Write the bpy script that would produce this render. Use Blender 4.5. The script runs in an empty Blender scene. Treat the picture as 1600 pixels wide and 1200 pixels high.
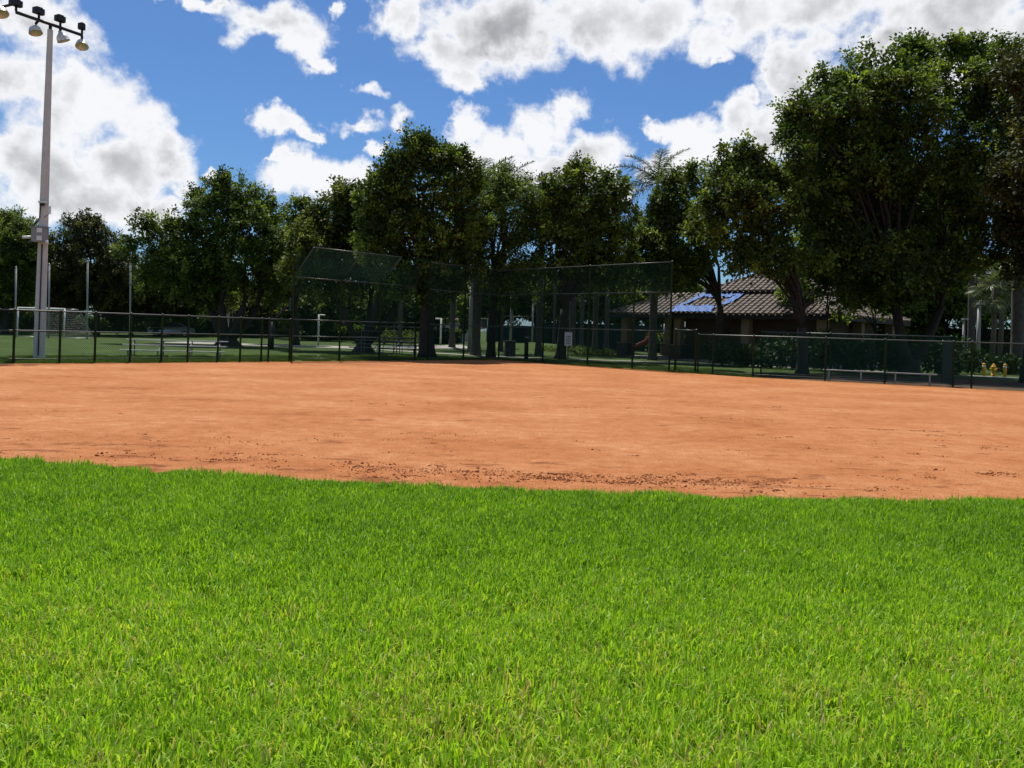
import bpy, math, random
import numpy as np
from mathutils import Vector, Matrix
R_ = math.radians
SC = bpy.context.scene
COL = SC.collection

# ------------------------------------------------------------------ camera, sky, sun, exposure
F, PX, PY, ROLL, HC = 1250.0, 800.0, 518.0, R_(1.75), 1.6
cam_d = bpy.data.cameras.new("camera")
cam_d.sensor_width = 36.0
cam_d.lens = F / 1600 * 36.0
cam_d.shift_y = (PY - 600) / 1600
cam_d.clip_start, cam_d.clip_end = 0.05, 3000
cam = bpy.data.objects.new("camera", cam_d)
COL.objects.link(cam)
cam.location = (0, 0, HC)
cam.rotation_euler = (Matrix.Rotation(math.pi / 2, 3, 'X') @ Matrix.Rotation(ROLL, 3, 'Z')).to_euler()
SC.camera = cam

SUN_EL, SUN_AZ = R_(66), R_(-16)          # azimuth clockwise from the view direction
sd = bpy.data.lights.new("sun", 'SUN')
sd.energy, sd.angle, sd.color = 4.8, R_(0.5), (1.0, 0.95, 0.87)
sun = bpy.data.objects.new("sun", sd)
COL.objects.link(sun)
SUNV = Vector((math.sin(SUN_AZ) * math.cos(SUN_EL), math.cos(SUN_AZ) * math.cos(SUN_EL), math.sin(SUN_EL)))
sun.rotation_euler = SUNV.to_track_quat('Z', 'Y').to_euler()
SKY_STRENGTH = 0.1
SC.view_settings.view_transform = 'Standard'
SC.view_settings.look = 'None'
SC.view_settings.exposure = 0.45
SC.view_settings.gamma = 1.0
SC.view_settings.use_curve_mapping = False
SC.render.engine = 'CYCLES'
SC.cycles.max_bounces = 8
SC.cycles.transparent_max_bounces = 8

cr, sr = math.cos(ROLL), math.sin(ROLL)
def lev(x, y):
    u, v = x - PX, y - PY
    return u * cr + v * sr, -u * sr + v * cr
def P(x, y, d):
    a, b = lev(x, y)
    return Vector((a * d / F, d, HC - b * d / F))
def rat(x, y=None):
    """X/Y ratio of the ground column seen at photo column x (near the horizon)."""
    if y is None: y = PY + 40
    return lev(x, y)[0] / F
def G(x, d):
    b = F * HC / d
    return Vector(((x - PX + b * sr) / cr * d / F, d, 0))
def on_line(x, A, B):
    """where the view column x crosses the ground line A-B"""
    q = rat(x); dx, dy = B[0] - A[0], B[1] - A[1]
    t = (q * A[1] - A[0]) / (dx - q * dy)
    return (A[0] + t * dx, A[1] + t * dy)

# ---- world: Nishita sky with a procedural cloud layer in direction space
W = bpy.data.worlds.new("World"); SC.world = W; W.use_nodes = True
wt = W.node_tree; wt.nodes.clear()
def N(t, kind, **kw):
    n = t.nodes.new(kind)
    for k, v in kw.items():
        if k == 'inp':
            for kk, vv in v.items():
                if isinstance(vv, bpy.types.NodeSocket): t.links.new(vv, n.inputs[kk])
                else: n.inputs[kk].default_value = vv
        else: setattr(n, k, v)
    return n
def M(t, op, a, b=0.0, c=0.0, clamp=False):
    n = t.nodes.new('ShaderNodeMath'); n.operation = op; n.use_clamp = clamp
    for i, v in enumerate((a, b, c)):
        if isinstance(v, bpy.types.NodeSocket): t.links.new(v, n.inputs[i])
        else: n.inputs[i].default_value = v
    return n.outputs[0]
def VM(t, op, a, b=(0, 0, 0), c=(0, 0, 0), scale=None):
    n = t.nodes.new('ShaderNodeVectorMath'); n.operation = op
    for i, v in enumerate((a, b, c)):
        if isinstance(v, bpy.types.NodeSocket): t.links.new(v, n.inputs[i])
        else: n.inputs[i].default_value = v
    if scale is not None:
        if isinstance(scale, bpy.types.NodeSocket): t.links.new(scale, n.inputs['Scale'])
        else: n.inputs['Scale'].default_value = scale
    return n.outputs['Value'] if op in ('LENGTH', 'DOT_PRODUCT', 'DISTANCE') else n.outputs[0]
def SS(t, v, lo, hi, a=0.0, b=1.0):
    n = t.nodes.new('ShaderNodeMapRange'); n.interpolation_type = 'SMOOTHSTEP'
    t.links.new(v, n.inputs['Value'])
    for k, x in (('From Min', lo), ('From Max', hi), ('To Min', a), ('To Max', b)): n.inputs[k].default_value = x
    return n.outputs[0]

def azel(x, y):
    a, b = lev(x, y)
    return math.atan2(a, F), math.atan2(-b, math.hypot(a, F))
CLOUDS = [  # photo position, half axes, of each cloud lump
 (120,190,135,85),(50,250,150,110),(205,235,95,75),(262,240,50,52),(140,320,160,45),(15,120,110,100),(50,30,105,48),(235,325,75,26),(110,130,55,35),(290,300,30,22),
 (320,2,70,13),(415,25,95,32),(468,65,42,40),(495,100,22,16),(530,20,14,16),
 (620,20,42,38),(680,85,55,52),(800,45,180,62),(705,130,38,20),(930,40,150,58),(1040,25,110,50),(1110,60,40,28),(1150,15,110,40),(1300,10,190,62),(1290,75,85,45),(1380,70,90,45),(1245,95,62,78),(1450,30,200,80),(1580,60,150,70),(1130,88,18,12),
 (428,183,42,20),(470,206,26,9),(575,150,40,18),(558,202,46,18),(625,192,38,25),(433,250,12,10),(500,285,82,38),(545,275,40,28),(590,240,18,18),
 (730,205,34,27),(785,240,72,42),(840,205,50,45),(890,165,52,30),(925,238,50,34),(830,270,110,30),(950,262,32,22),(985,292,28,18),
 (1028,203,24,18),(1040,258,42,26),(1100,225,70,36),(1162,190,42,40),(1205,215,55,65),(1176,158,20,18),(1203,92,10,9),(340,270,14,8)]
GREYS = [(820,40,210,62),(1350,45,190,60),(1220,150,50,70),(70,30,110,50),(60,290,190,60),(220,270,80,60),(30,150,70,60),(430,20,90,20),(1550,60,160,70),(900,250,40,30),(600,200,40,12)]
tc = N(wt, 'ShaderNodeTexCoord').outputs['Generated']
dirv = VM(wt, 'NORMALIZE', tc)
sep = N(wt, 'ShaderNodeSeparateXYZ', inp={0: dirv})
az = M(wt, 'ARCTAN2', sep.outputs[0], sep.outputs[1])
el = M(wt, 'ARCSINE', sep.outputs[2])
ae = N(wt, 'ShaderNodeCombineXYZ', inp={0: az, 1: el}).outputs[0]
warp = N(wt, 'ShaderNodeTexNoise', inp={'Vector': dirv, 'Scale': 9.0, 'Detail': 3.0, 'Roughness': 0.55})
warpv = VM(wt, 'MULTIPLY', VM(wt, 'SUBTRACT', warp.outputs['Color'], (0.5, 0.5, 0.5)), (0.07, 0.06, 0))
warp2 = N(wt, 'ShaderNodeTexNoise', inp={'Vector': dirv, 'Scale': 30.0, 'Detail': 4.0, 'Roughness': 0.6})
warpv = VM(wt, 'ADD', warpv, VM(wt, 'MULTIPLY', VM(wt, 'SUBTRACT', warp2.outputs['Color'], (0.5, 0.5, 0.5)), (0.06, 0.05, 0)))
aew = VM(wt, 'ADD', ae, warpv)
def blobs(lst, v, k, grow=1.0):
    acc = None
    for (x, y, rx, ry) in lst:
        a, e = azel(x, y)
        ra, re = rx * grow / F * math.cos(a) ** 2, ry * grow / F * math.cos(a)
        ln = VM(wt, 'LENGTH', VM(wt, 'MULTIPLY_ADD', v, (1 / ra, 1 / re, 0), (-a / ra, -e / re, 0)))
        acc = ln if acc is None else M(wt, 'SMOOTH_MIN', acc, ln, k)
    return acc
L = blobs(CLOUDS, aew, 0.22, 1.2)
# elsewhere the same broken cumulus goes on from plain noise
cov = N(wt, 'ShaderNodeTexNoise', inp={'Vector': VM(wt, 'MULTIPLY', dirv, (1, 1, 1.7)), 'Scale': 3.2, 'Detail': 2.0}).outputs['Fac']
Lgen = SS(wt, cov, 0.36, 0.66, 2.2, 0.15)
outm = M(wt, 'MAXIMUM', SS(wt, M(wt, 'ABSOLUTE', az), 0.62, 0.78), SS(wt, el, 0.42, 0.56))
Lmix = M(wt, 'ADD', M(wt, 'MULTIPLY', L, M(wt, 'SUBTRACT', 1.0, outm)), M(wt, 'MULTIPLY', Lgen, outm))
def puff(v):
    fb = N(wt, 'ShaderNodeTexNoise', inp={'Vector': v, 'Scale': 13.0, 'Detail': 7.0, 'Roughness': 0.57, 'Lacunarity': 2.1}).outputs['Fac']
    vo = N(wt, 'ShaderNodeTexVoronoi', feature='SMOOTH_F1', normalize=True, inp={'Vector': v, 'Scale': 30.0, 'Detail': 3.0, 'Roughness': 0.55, 'Smoothness': 0.35}).outputs['Distance']
    return M(wt, 'ADD', M(wt, 'MULTIPLY', fb, 0.75), M(wt, 'MULTIPLY', M(wt, 'SUBTRACT', 0.75, vo), 0.24))
n0 = puff(dirv)
def density(n): return M(wt, 'ADD', M(wt, 'MULTIPLY', M(wt, 'SUBTRACT', 1.0, Lmix), 0.56), M(wt, 'MULTIPLY', M(wt, 'SUBTRACT', n, 0.50), 1.75))
d0 = density(n0)
alpha = SS(wt, d0, -0.04, 0.27)
thick = SS(wt, d0, 0.12, 0.62)
grey = SS(wt, M(wt, 'ADD', blobs(GREYS, aew, 0.45, 1.35), M(wt, 'MULTIPLY', M(wt, 'SUBTRACT', n0, 0.5), -0.35)), 0.25, 1.5, 1.0, 0.0)
grey = M(wt, 'ADD', M(wt, 'MULTIPLY', grey, M(wt, 'SUBTRACT', 1.0, outm)), M(wt, 'MULTIPLY', outm, 0.5))
def billow(v): return N(wt, 'ShaderNodeTexNoise', inp={'Vector': v, 'Scale': 7.0, 'Detail': 4.0, 'Roughness': 0.5}).outputs['Fac']
relief = M(wt, 'MULTIPLY', M(wt, 'SUBTRACT', billow(VM(wt, 'ADD', dirv, (0.008, 0.0, 0.035))), billow(dirv)), 1.15)   # the sunward side of each puff is the brighter
dark = M(wt, 'ADD', M(wt, 'MULTIPLY', thick, M(wt, 'ADD', M(wt, 'MULTIPLY', grey, 0.56), 0.08)), M(wt, 'MULTIPLY', relief, thick), clamp=True)
ccol = N(wt, 'ShaderNodeValToRGB', inp={0: dark})
ccol.color_ramp.elements[0].color = (0.68, 0.69, 0.71, 1); ccol.color_ramp.elements[0].position = 0.08
ccol.color_ramp.elements[1].color = (0.205, 0.21, 0.23, 1); ccol.color_ramp.elements[1].position = 0.95
sky = N(wt, 'ShaderNodeTexSky', sky_type='NISHITA', sun_disc=False, sun_elevation=SUN_EL, sun_rotation=SUN_AZ, altitude=0, air_density=1.0, dust_density=0.6, ozone_density=2.0)
cs = VM(wt, 'SCALE', ccol.outputs[0], scale=1.0 / SKY_STRENGTH)
mx = N(wt, 'ShaderNodeMix', data_type='RGBA', inp={'Factor': alpha})
SKYTINT = N(wt, 'ShaderNodeMix', data_type='RGBA', blend_type='MULTIPLY', inp={'Factor': 1.0})
wt.links.new(sky.outputs[0], SKYTINT.inputs['A']); SKYTINT.inputs['B'].default_value = (0.345, 0.525, 0.745, 1)
wt.links.new(SKYTINT.outputs['Result'], mx.inputs['A']); wt.links.new(cs, mx.inputs['B'])
bg = N(wt, 'ShaderNodeBackground', inp={'Color': mx.outputs['Result'], 'Strength': SKY_STRENGTH})
wo = N(wt, 'ShaderNodeOutputWorld'); wt.links.new(bg.outputs[0], wo.inputs['Surface'])
W.cycles.sampling_method = 'MANUAL'; W.cycles.sample_map_resolution = 512

# ------------------------------------------------------------------ materials
def mat(name, color, rough=0.6, metal=0.0, spec=0.4, noise=0.0, nscale=4.0, bump=0.0, bscale=40.0, dark=None):
    m = bpy.data.materials.new(name); m.use_nodes = True
    t = m.node_tree; b = t.nodes['Principled BSDF']
    b.inputs['Roughness'].default_value = rough; b.inputs['Metallic'].default_value = metal
    b.inputs['Specular IOR Level'].default_value = spec
    co = N(t, 'ShaderNodeTexCoord').outputs['Object']
    if noise > 0:
        nz = N(t, 'ShaderNodeTexNoise', inp={'Vector': co, 'Scale': nscale, 'Detail': 6.0, 'Roughness': 0.65})
        r = N(t, 'ShaderNodeValToRGB', inp={0: nz.outputs['Fac']})
        c2 = dark or tuple(c * (1 - noise) for c in color)
        r.color_ramp.elements[0].position, r.color_ramp.elements[1].position = 0.32, 0.68
        r.color_ramp.elements[0].color = (*c2, 1); r.color_ramp.elements[1].color = (*color, 1)
        t.links.new(r.outputs[0], b.inputs['Base Color'])
    else: b.inputs['Base Color'].default_value = (*color, 1)
    if bump > 0:
        bn = N(t, 'ShaderNodeTexNoise', inp={'Vector': co, 'Scale': bscale, 'Detail': 4.0})
        bp = N(t, 'ShaderNodeBump', inp={'Height': bn.outputs['Fac'], 'Strength': bump, 'Distance': 0.03})
        t.links.new(bp.outputs[0], b.inputs['Normal'])
    return m
def leafmat(name, stops, trans=0.25, rough=0.6, patch=None, spec=0.2):
    """leaf: colour by each leaf's own random tint; part of the light passes through"""
    m = bpy.data.materials.new(name); m.use_nodes = True
    t = m.node_tree; b = t.nodes['Principled BSDF']; out = t.nodes['Material Output']
    at = N(t, 'ShaderNodeAttribute', attribute_name='tint').outputs['Fac']
    if patch:
        ps = N(t, 'ShaderNodeNewGeometry').outputs['Position']
        nz = N(t, 'ShaderNodeTexNoise', inp={'Vector': ps, 'Scale': patch[0], 'Detail': 3.0}).outputs['Fac']
        nz2 = N(t, 'ShaderNodeTexNoise', inp={'Vector': ps, 'Scale': patch[0] * 5.5, 'Detail': 2.0}).outputs['Fac']
        at = M(t, 'ADD', at, M(t, 'ADD', M(t, 'MULTIPLY', M(t, 'SUBTRACT', nz, 0.5), patch[1]), M(t, 'MULTIPLY', M(t, 'SUBTRACT', nz2, 0.5), patch[1] * .7)), clamp=True)
    if patch and len(patch) > 2:                              # the turf turns thinner and yellower away from the clay
        sy = N(t, 'ShaderNodeSeparateXYZ', inp={0: ps}).outputs[1]
        at = M(t, 'ADD', at, M(t, 'ADD', SS(t, M(t, 'ADD', sy, M(t, 'MULTIPLY', nz, 2.4)), 4.4, 7.6, patch[2], -0.12), 0.0), clamp=True)
    r = N(t, 'ShaderNodeValToRGB', inp={0: at})
    e = r.color_ramp.elements
    while len(e) < len(stops): e.new(0.5)
    for k, (p, c) in enumerate(stops): e[k].position = p; e[k].color = (*c, 1)
    t.links.new(r.outputs[0], b.inputs['Base Color'])
    b.inputs['Roughness'].default_value = rough; b.inputs['Specular IOR Level'].default_value = spec
    tr = N(t, 'ShaderNodeBsdfTranslucent')
    tcx = N(t, 'ShaderNodeMix', data_type='RGBA', blend_type='MULTIPLY', inp={'Factor': 1.0})
    t.links.new(r.outputs[0], tcx.inputs['A']); tcx.inputs['B'].default_value = (1.25, 1.25, 0.55, 1)
    t.links.new(tcx.outputs['Result'], tr.inputs['Color'])
    mxs = N(t, 'ShaderNodeMixShader', inp={0: trans})
    t.links.new(b.outputs[0], mxs.inputs[1]); t.links.new(tr.outputs[0], mxs.inputs[2])
    t.links.new(mxs.outputs[0], out.inputs['Surface'])
    return m
MT = {
 'green': mat('green_vinyl_coating', (0.009, 0.040, 0.030), 0.5, spec=0.4),
 'railgreen': mat('worn_green_rail', (0.032, 0.055, 0.046), 0.35, spec=0.5, noise=0.5, nscale=3),
 'wire': mat('green_fence_wire', (0.011, 0.048, 0.037), 0.85, spec=0.08),
 'concrete': mat('spun_concrete', (0.62, 0.615, 0.585), 0.85, noise=0.16, nscale=2.2, bump=0.15, bscale=60),
 'dull': mat('dull_shaded_steel', (0.13, 0.14, 0.14), 0.6, noise=0.3),  # grey darkened in place of shade on the rear bleacher; both frames share it
 'palegrey': mat('pale_grey_paint', (0.36, 0.36, 0.35), 0.6, noise=0.2),
 'grey': mat('painted_grey_metal', (0.30, 0.30, 0.30), 0.5, noise=0.15),
 'steel': mat('galvanised_steel', (0.40, 0.41, 0.42), 0.42, metal=0.5, noise=0.2, nscale=8),
 'alu': mat('bench_aluminium', (0.55, 0.55, 0.54), 0.4, metal=0.4, noise=0.2, nscale=6),
 'white': mat('white_paint', (0.80, 0.80, 0.78), 0.45, noise=0.12, nscale=5),
 'black': mat('black_housing', (0.016, 0.017, 0.019), 0.45, noise=0.3),
 'reflector': mat('spun_reflector', (0.72, 0.70, 0.66), 0.35, metal=0.35, noise=0.2, nscale=12),
 'glass': mat('lamp_glass', (0.46, 0.42, 0.37), 0.15, spec=0.6),
 'bark': mat('grey_brown_bark', (0.045, 0.036, 0.028), 0.95, noise=0.6, nscale=7, bump=0.8, bscale=18),
 'palmbark': mat('smooth_palm_trunk', (0.105, 0.092, 0.080), 0.9, noise=0.5, nscale=3.5, bump=0.4, bscale=14),
 'fanbark': mat('fibrous_palm_trunk', (0.15, 0.12, 0.09), 0.95, noise=0.5, nscale=6, bump=0.6, bscale=20),
 'shaft': mat('green_crownshaft', (0.07, 0.12, 0.035), 0.45, noise=0.3),
 'stucco': mat('brown_stucco', (0.085, 0.062, 0.046), 0.9, noise=0.2, nscale=1.5, bump=0.2),
 'column': mat('tan_column_stucco', (0.24, 0.175, 0.115), 0.9, noise=0.15, nscale=2),
 'stone': mat('stacked_stone', (0.10, 0.082, 0.068), 0.9, noise=0.6, nscale=5, bump=0.8, bscale=9),
 'fascia': mat('dark_fascia', (0.022, 0.017, 0.014), 0.7),
 'tile': mat('concrete_roof_tile', (0.125, 0.096, 0.075), 0.7, noise=0.45, nscale=2.5, bump=0.3),
 'tarp': mat('blue_tarp', (0.030, 0.125, 0.40), 0.6, spec=0.2, noise=0.45, nscale=3, bump=0.4, bscale=9),
 'red': mat('red_plastic', (0.30, 0.03, 0.025), 0.35, spec=0.5, noise=0.25, nscale=3),
 'yellow': mat('yellow_paint', (0.75, 0.40, 0.02), 0.45, noise=0.25, nscale=6),
 'screen': mat('windscreen_fabric', (0.008, 0.032, 0.026), 0.85, noise=0.3, nscale=2),
 'pathc': mat('path_concrete', (0.34, 0.32, 0.28), 0.9, noise=0.25, nscale=1.5, bump=0.1),
 'housewall': mat('white_house_wall', (0.60, 0.58, 0.55), 0.85, noise=0.1),
 'houseroof': mat('house_roof_tile', (0.24, 0.15, 0.10), 0.8, noise=0.3, nscale=2),
 'pane': mat('dark_window_pane', (0.03, 0.035, 0.045), 0.1, spec=0.6),
 'carpaint': mat('silver_car_paint', (0.62, 0.65, 0.69), 0.22, metal=0.35, spec=0.6, noise=0.05),
 'rubber': mat('tyre_rubber', (0.02, 0.02, 0.02), 0.8),
 'net': mat('white_net_cord', (0.45, 0.45, 0.44), 0.8),
 'bin': mat('dark_bin_plastic', (0.018, 0.022, 0.030), 0.5, noise=0.3),
 'blue': mat('blue_backboard', (0.03, 0.06, 0.10), 0.4),
}
LF = {
 'oak':  leafmat('dark_evergreen_leaf', [(0.0, (0.028, 0.046, 0.012)), (0.45, (0.058, 0.098, 0.019)), (1.0, (0.23, 0.315, 0.048))], 0.34),
 'mid':  leafmat('mid_green_leaf', [(0.0, (0.032, 0.050, 0.013)), (0.45, (0.068, 0.108, 0.021)), (1.0, (0.24, 0.315, 0.05))], 0.34),
 'lite': leafmat('fresh_green_leaf', [(0.0, (0.026, 0.042, 0.010)), (0.5, (0.075, 0.105, 0.020)), (1.0, (0.22, 0.26, 0.045))], 0.38),
 'brown':leafmat('reddish_brown_leaf', [(0.0, (0.022, 0.027, 0.010)), (0.55, (0.060, 0.070, 0.020)), (1.0, (0.19, 0.195, 0.045))], 0.2),
 'palm': leafmat('palm_frond_leaf', [(0.0, (0.016, 0.03, 0.010)), (1.0, (0.07, 0.11, 0.035))], 0.2, rough=0.4),
 'fan':  leafmat('silver_fan_leaf', [(0.0, (0.05, 0.07, 0.03)), (1.0, (0.17, 0.20, 0.09))], 0.2, rough=0.4),
 'shrub':leafmat('glossy_shrub_leaf', [(0.0, (0.010, 0.024, 0.008)), (0.7, (0.03, 0.065, 0.018)), (1.0, (0.08, 0.13, 0.04))], 0.15, rough=0.55, spec=0.12),
 'grass':leafmat('turf_blade', [(0.0, (0.050, 0.150, 0.009)), (0.42, (0.180, 0.350, 0.018)), (0.80, (0.315, 0.50, 0.030)), (0.94, (0.46, 0.50, 0.09)), (1.0, (0.42, 0.34, 0.17))], 0.5, rough=0.5, patch=(0.55, 0.5, 0.23), spec=0.3),
 'rough':leafmat('rough_park_grass', [(0.0, (0.03, 0.07, 0.008)), (0.6, (0.07, 0.13, 0.015)), (1.0, (0.17, 0.19, 0.05))], 0.35, patch=(0.8, 0.6)),
 'straw':leafmat('dry_clipping', [(0.0, (0.45, 0.42, 0.30)), (1.0, (0.75, 0.72, 0.60))], 0.3),
}

# ------------------------------------------------------------------ mesh helpers
def link(o, parent=None):
    COL.objects.link(o)
    if parent is not None: o.parent = parent
    return o
def tag(o, label=None, cat=None, group=None, kind=None):
    if label: o['label'] = label
    if cat: o['category'] = cat
    if group: o['group'] = group
    if kind: o['kind'] = kind
    return o
def empty(name, loc, label, cat, group=None, rz=0.0):
    o = bpy.data.objects.new(name, None); COL.objects.link(o)
    o.location = loc; o.rotation_euler = (0, 0, rz); o.empty_display_size = 0.2
    return tag(o, label, cat, group)
class MB:
    def __init__(s): s.v, s.f = [], []
    def add(s, vs, fs):
        k = len(s.v); s.v += [tuple(v) for v in vs]; s.f += [tuple(i + k for i in f) for f in fs]; return s
    def box(s, c, d, rz=0.0, bev=0.0):
        hx, hy, hz = d[0] / 2, d[1] / 2, d[2] / 2
        ca, sa = math.cos(rz), math.sin(rz); vs = []
        b = min(bev, hx * .9, hy * .9)
        ring = [(-hx + b, -hy), (hx - b, -hy), (hx, -hy + b), (hx, hy - b), (hx - b, hy), (-hx + b, hy), (-hx, hy - b), (-hx, -hy + b)] if b > 0 else [(-hx, -hy), (hx, -hy), (hx, hy), (-hx, hy)]
        n = len(ring)
        for z in (-hz, hz):
            for x, y in ring: vs.append((c[0] + x * ca - y * sa, c[1] + x * sa + y * ca, c[2] + z))
        fs = [tuple(range(n - 1, -1, -1)), tuple(range(n, 2 * n))] + [(i, (i + 1) % n, n + (i + 1) % n, n + i) for i in range(n)]
        return s.add(vs, fs)
    def tube(s, pts, rad, n=8, caps=True):
        pts = [Vector(p) for p in pts]
        if not hasattr(rad, '__len__'): rad = [rad] * len(pts)
        vs, fs = [], []; up = None
        for i, p in enumerate(pts):
            t = (pts[min(i + 1, len(pts) - 1)] - pts[max(i - 1, 0)]).normalized()
            if up is None: up = Vector((0, 0, 1)) if abs(t.z) < 0.9 else Vector((1, 0, 0))
            a = t.cross(up)
            a = a.normalized() if a.length > 1e-6 else t.orthogonal().normalized()
            b = t.cross(a).normalized(); up = -b if False else a.cross(t)
            for k in range(n):
                th = 2 * math.pi * k / n
                vs.append(p + (a * math.cos(th) + b * math.sin(th)) * rad[i])
        m = len(pts)
        for i in range(m - 1):
            for k in range(n): fs.append((i * n + k, i * n + (k + 1) % n, (i + 1) * n + (k + 1) % n, (i + 1) * n + k))
        if caps: fs += [tuple(range(n - 1, -1, -1)), tuple(range((m - 1) * n, m * n))]
        return s.add(vs, fs)
    def lathe(s, prof, axis=None, n=14):
        """prof: (radius, height) list; axis (origin, direction)"""
        o, d = (Vector((0, 0, 0)), Vector((0, 0, 1))) if axis is None else (Vector(axis[0]), Vector(axis[1]).normalized())
        a = d.orthogonal().normalized(); b = d.cross(a); vs, fs = [], []
        for r, h in prof:
            for k in range(n):
                th = 2 * math.pi * k / n
                vs.append(o + d * h + (a * math.cos(th) + b * math.sin(th)) * r)
        for i in range(len(prof) - 1):
            for k in range(n): fs.append((i * n + k, i * n + (k + 1) % n, (i + 1) * n + (k + 1) % n, (i + 1) * n + k))
        fs += [tuple(range(n - 1, -1, -1)), tuple(range((len(prof) - 1) * n, len(prof) * n))]
        return s.add(vs, fs)
    def quad(s, a, b, c, d): return s.add([a, b, c, d], [(0, 1, 2, 3)])
    def mesh(s, name, m, smooth=False):
        me = bpy.data.meshes.new(name); me.from_pydata(s.v, [], s.f); me.materials.append(m)
        if smooth: me.polygons.foreach_set('use_smooth', [True] * len(me.polygons))
        me.update(); return me
    def build(s, name, m, parent=None, smooth=False, loc=None):
        o = bpy.data.objects.new(name, s.mesh(name, m, smooth))
        if loc is not None: o.location = loc
        return link(o, parent)
def inst(name, me, parent, loc=(0, 0, 0), rot=(0, 0, 0), scale=(1, 1, 1)):
    o = bpy.data.objects.new(name, me); o.location = loc; o.rotation_euler = rot; o.scale = scale
    return link(o, parent)
def np_mesh(name, V, Fq, m, tint=None, smooth=False):
    """V (n,3), Fq (m,k) of one face size"""
    me = bpy.data.meshes.new(name); nf, k = Fq.shape
    me.vertices.add(len(V)); me.vertices.foreach_set('co', np.ascontiguousarray(V, dtype=np.float32).ravel())
    me.loops.add(nf * k); me.loops.foreach_set('vertex_index', np.ascontiguousarray(Fq, dtype=np.int32).ravel())
    me.polygons.add(nf); me.polygons.foreach_set('loop_start', np.arange(0, nf * k, k, dtype=np.int32))
    if smooth: me.polygons.foreach_set('use_smooth', np.ones(nf, dtype=bool))
    me.update(calc_edges=True); me.materials.append(m)
    if tint is not None:
        at = me.attributes.new('tint', 'FLOAT', 'FACE'); at.data.foreach_set('value', np.ascontiguousarray(tint, dtype=np.float32))
    return me
def nrm(a): return a / np.maximum(np.linalg.norm(a, axis=-1, keepdims=True), 1e-9)

def leaves_from(base, axis, L, wfrac, rng, tint, face=None):
    """one bent, pointed leaf (two triangles of a rhombus) per row"""
    n = len(base)
    L = np.asarray(L, float)
    side = nrm(np.cross(axis, rng.normal(size=(n, 3)) if face is None else face))
    L = L[:, None]; mid = base + axis * L * 0.48
    V = np.empty((n, 4, 3)); V[:, 0] = base; V[:, 1] = mid + side * L * wfrac; V[:, 2] = base + axis * L + np.array([0, 0, -0.12]) * L; V[:, 3] = mid - side * L * wfrac
    return V.reshape(-1, 3), np.arange(n * 4).reshape(n, 4), tint
def crown_mesh(name, lobes, m, rng, clump=0.42, leaf=0.2, per=26, dens=2.2, wf=0.27, inner=0.5, shell=1.0, flat=0.0, inner_fill=3.4):
    C, O, T = [], [], []
    for (c, r) in lobes:
        n = max(6, int(dens * 4 * math.pi * r * r * shell))
        d = nrm(rng.normal(size=(n, 3)))
        rad = r * (1.05 - inner * rng.random(n) ** 1.6)
        q = d * rad[:, None]; q[:, 2] *= (1 - flat)
        C.append(np.array(c)[None] + q + rng.normal(size=(n, 3)) * clump * 0.35); O.append(d)
        T.append(np.clip(rng.normal(0.45, 0.27, n), 0, 1))
    C = np.concatenate(C); O = np.concatenate(O); T = np.concatenate(T); n = len(C)
    rr = clump * rng.uniform(0.6, 1.4, n)
    d = nrm(rng.normal(size=(n, per, 3)) + O[:, None] * 0.65 + np.array([0, 0, 0.4]))
    base = C[:, None] + d * (rr[:, None] * rng.uniform(0.05, 0.95, (n, per)))[..., None]
    axis = nrm(d + 0.75 * rng.normal(size=(n, per, 3)))
    L = leaf * rng.uniform(0.65, 1.35, n * per)
    tint = np.clip((T[:, None] + rng.normal(0, 0.09, (n, per))).ravel(), 0, 1)
    face = nrm(d * .55 + np.array([0, 0, .75]) + .42 * rng.normal(size=(n, per, 3))).reshape(-1, 3)
    bs, axs, fc = [base.reshape(-1, 3)], [axis.reshape(-1, 3)], [face]; Ls, ts = [L], [tint]; bigl = np.full(len(L), wf)
    for (c, r) in lobes:                                      # oversized, darker leaves added deep inside each bough to block light
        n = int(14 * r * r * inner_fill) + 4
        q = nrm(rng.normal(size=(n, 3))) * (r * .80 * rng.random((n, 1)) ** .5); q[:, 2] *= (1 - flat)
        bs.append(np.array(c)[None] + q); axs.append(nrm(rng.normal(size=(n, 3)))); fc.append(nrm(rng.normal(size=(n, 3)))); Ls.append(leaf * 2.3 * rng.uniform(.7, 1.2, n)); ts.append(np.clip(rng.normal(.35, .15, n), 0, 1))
    V, Fq, t = leaves_from(np.concatenate(bs), np.concatenate(axs), np.concatenate(Ls), wf, rng, np.concatenate(ts), np.concatenate(fc))
    return np_mesh(name, V, Fq, m, t)

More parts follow.
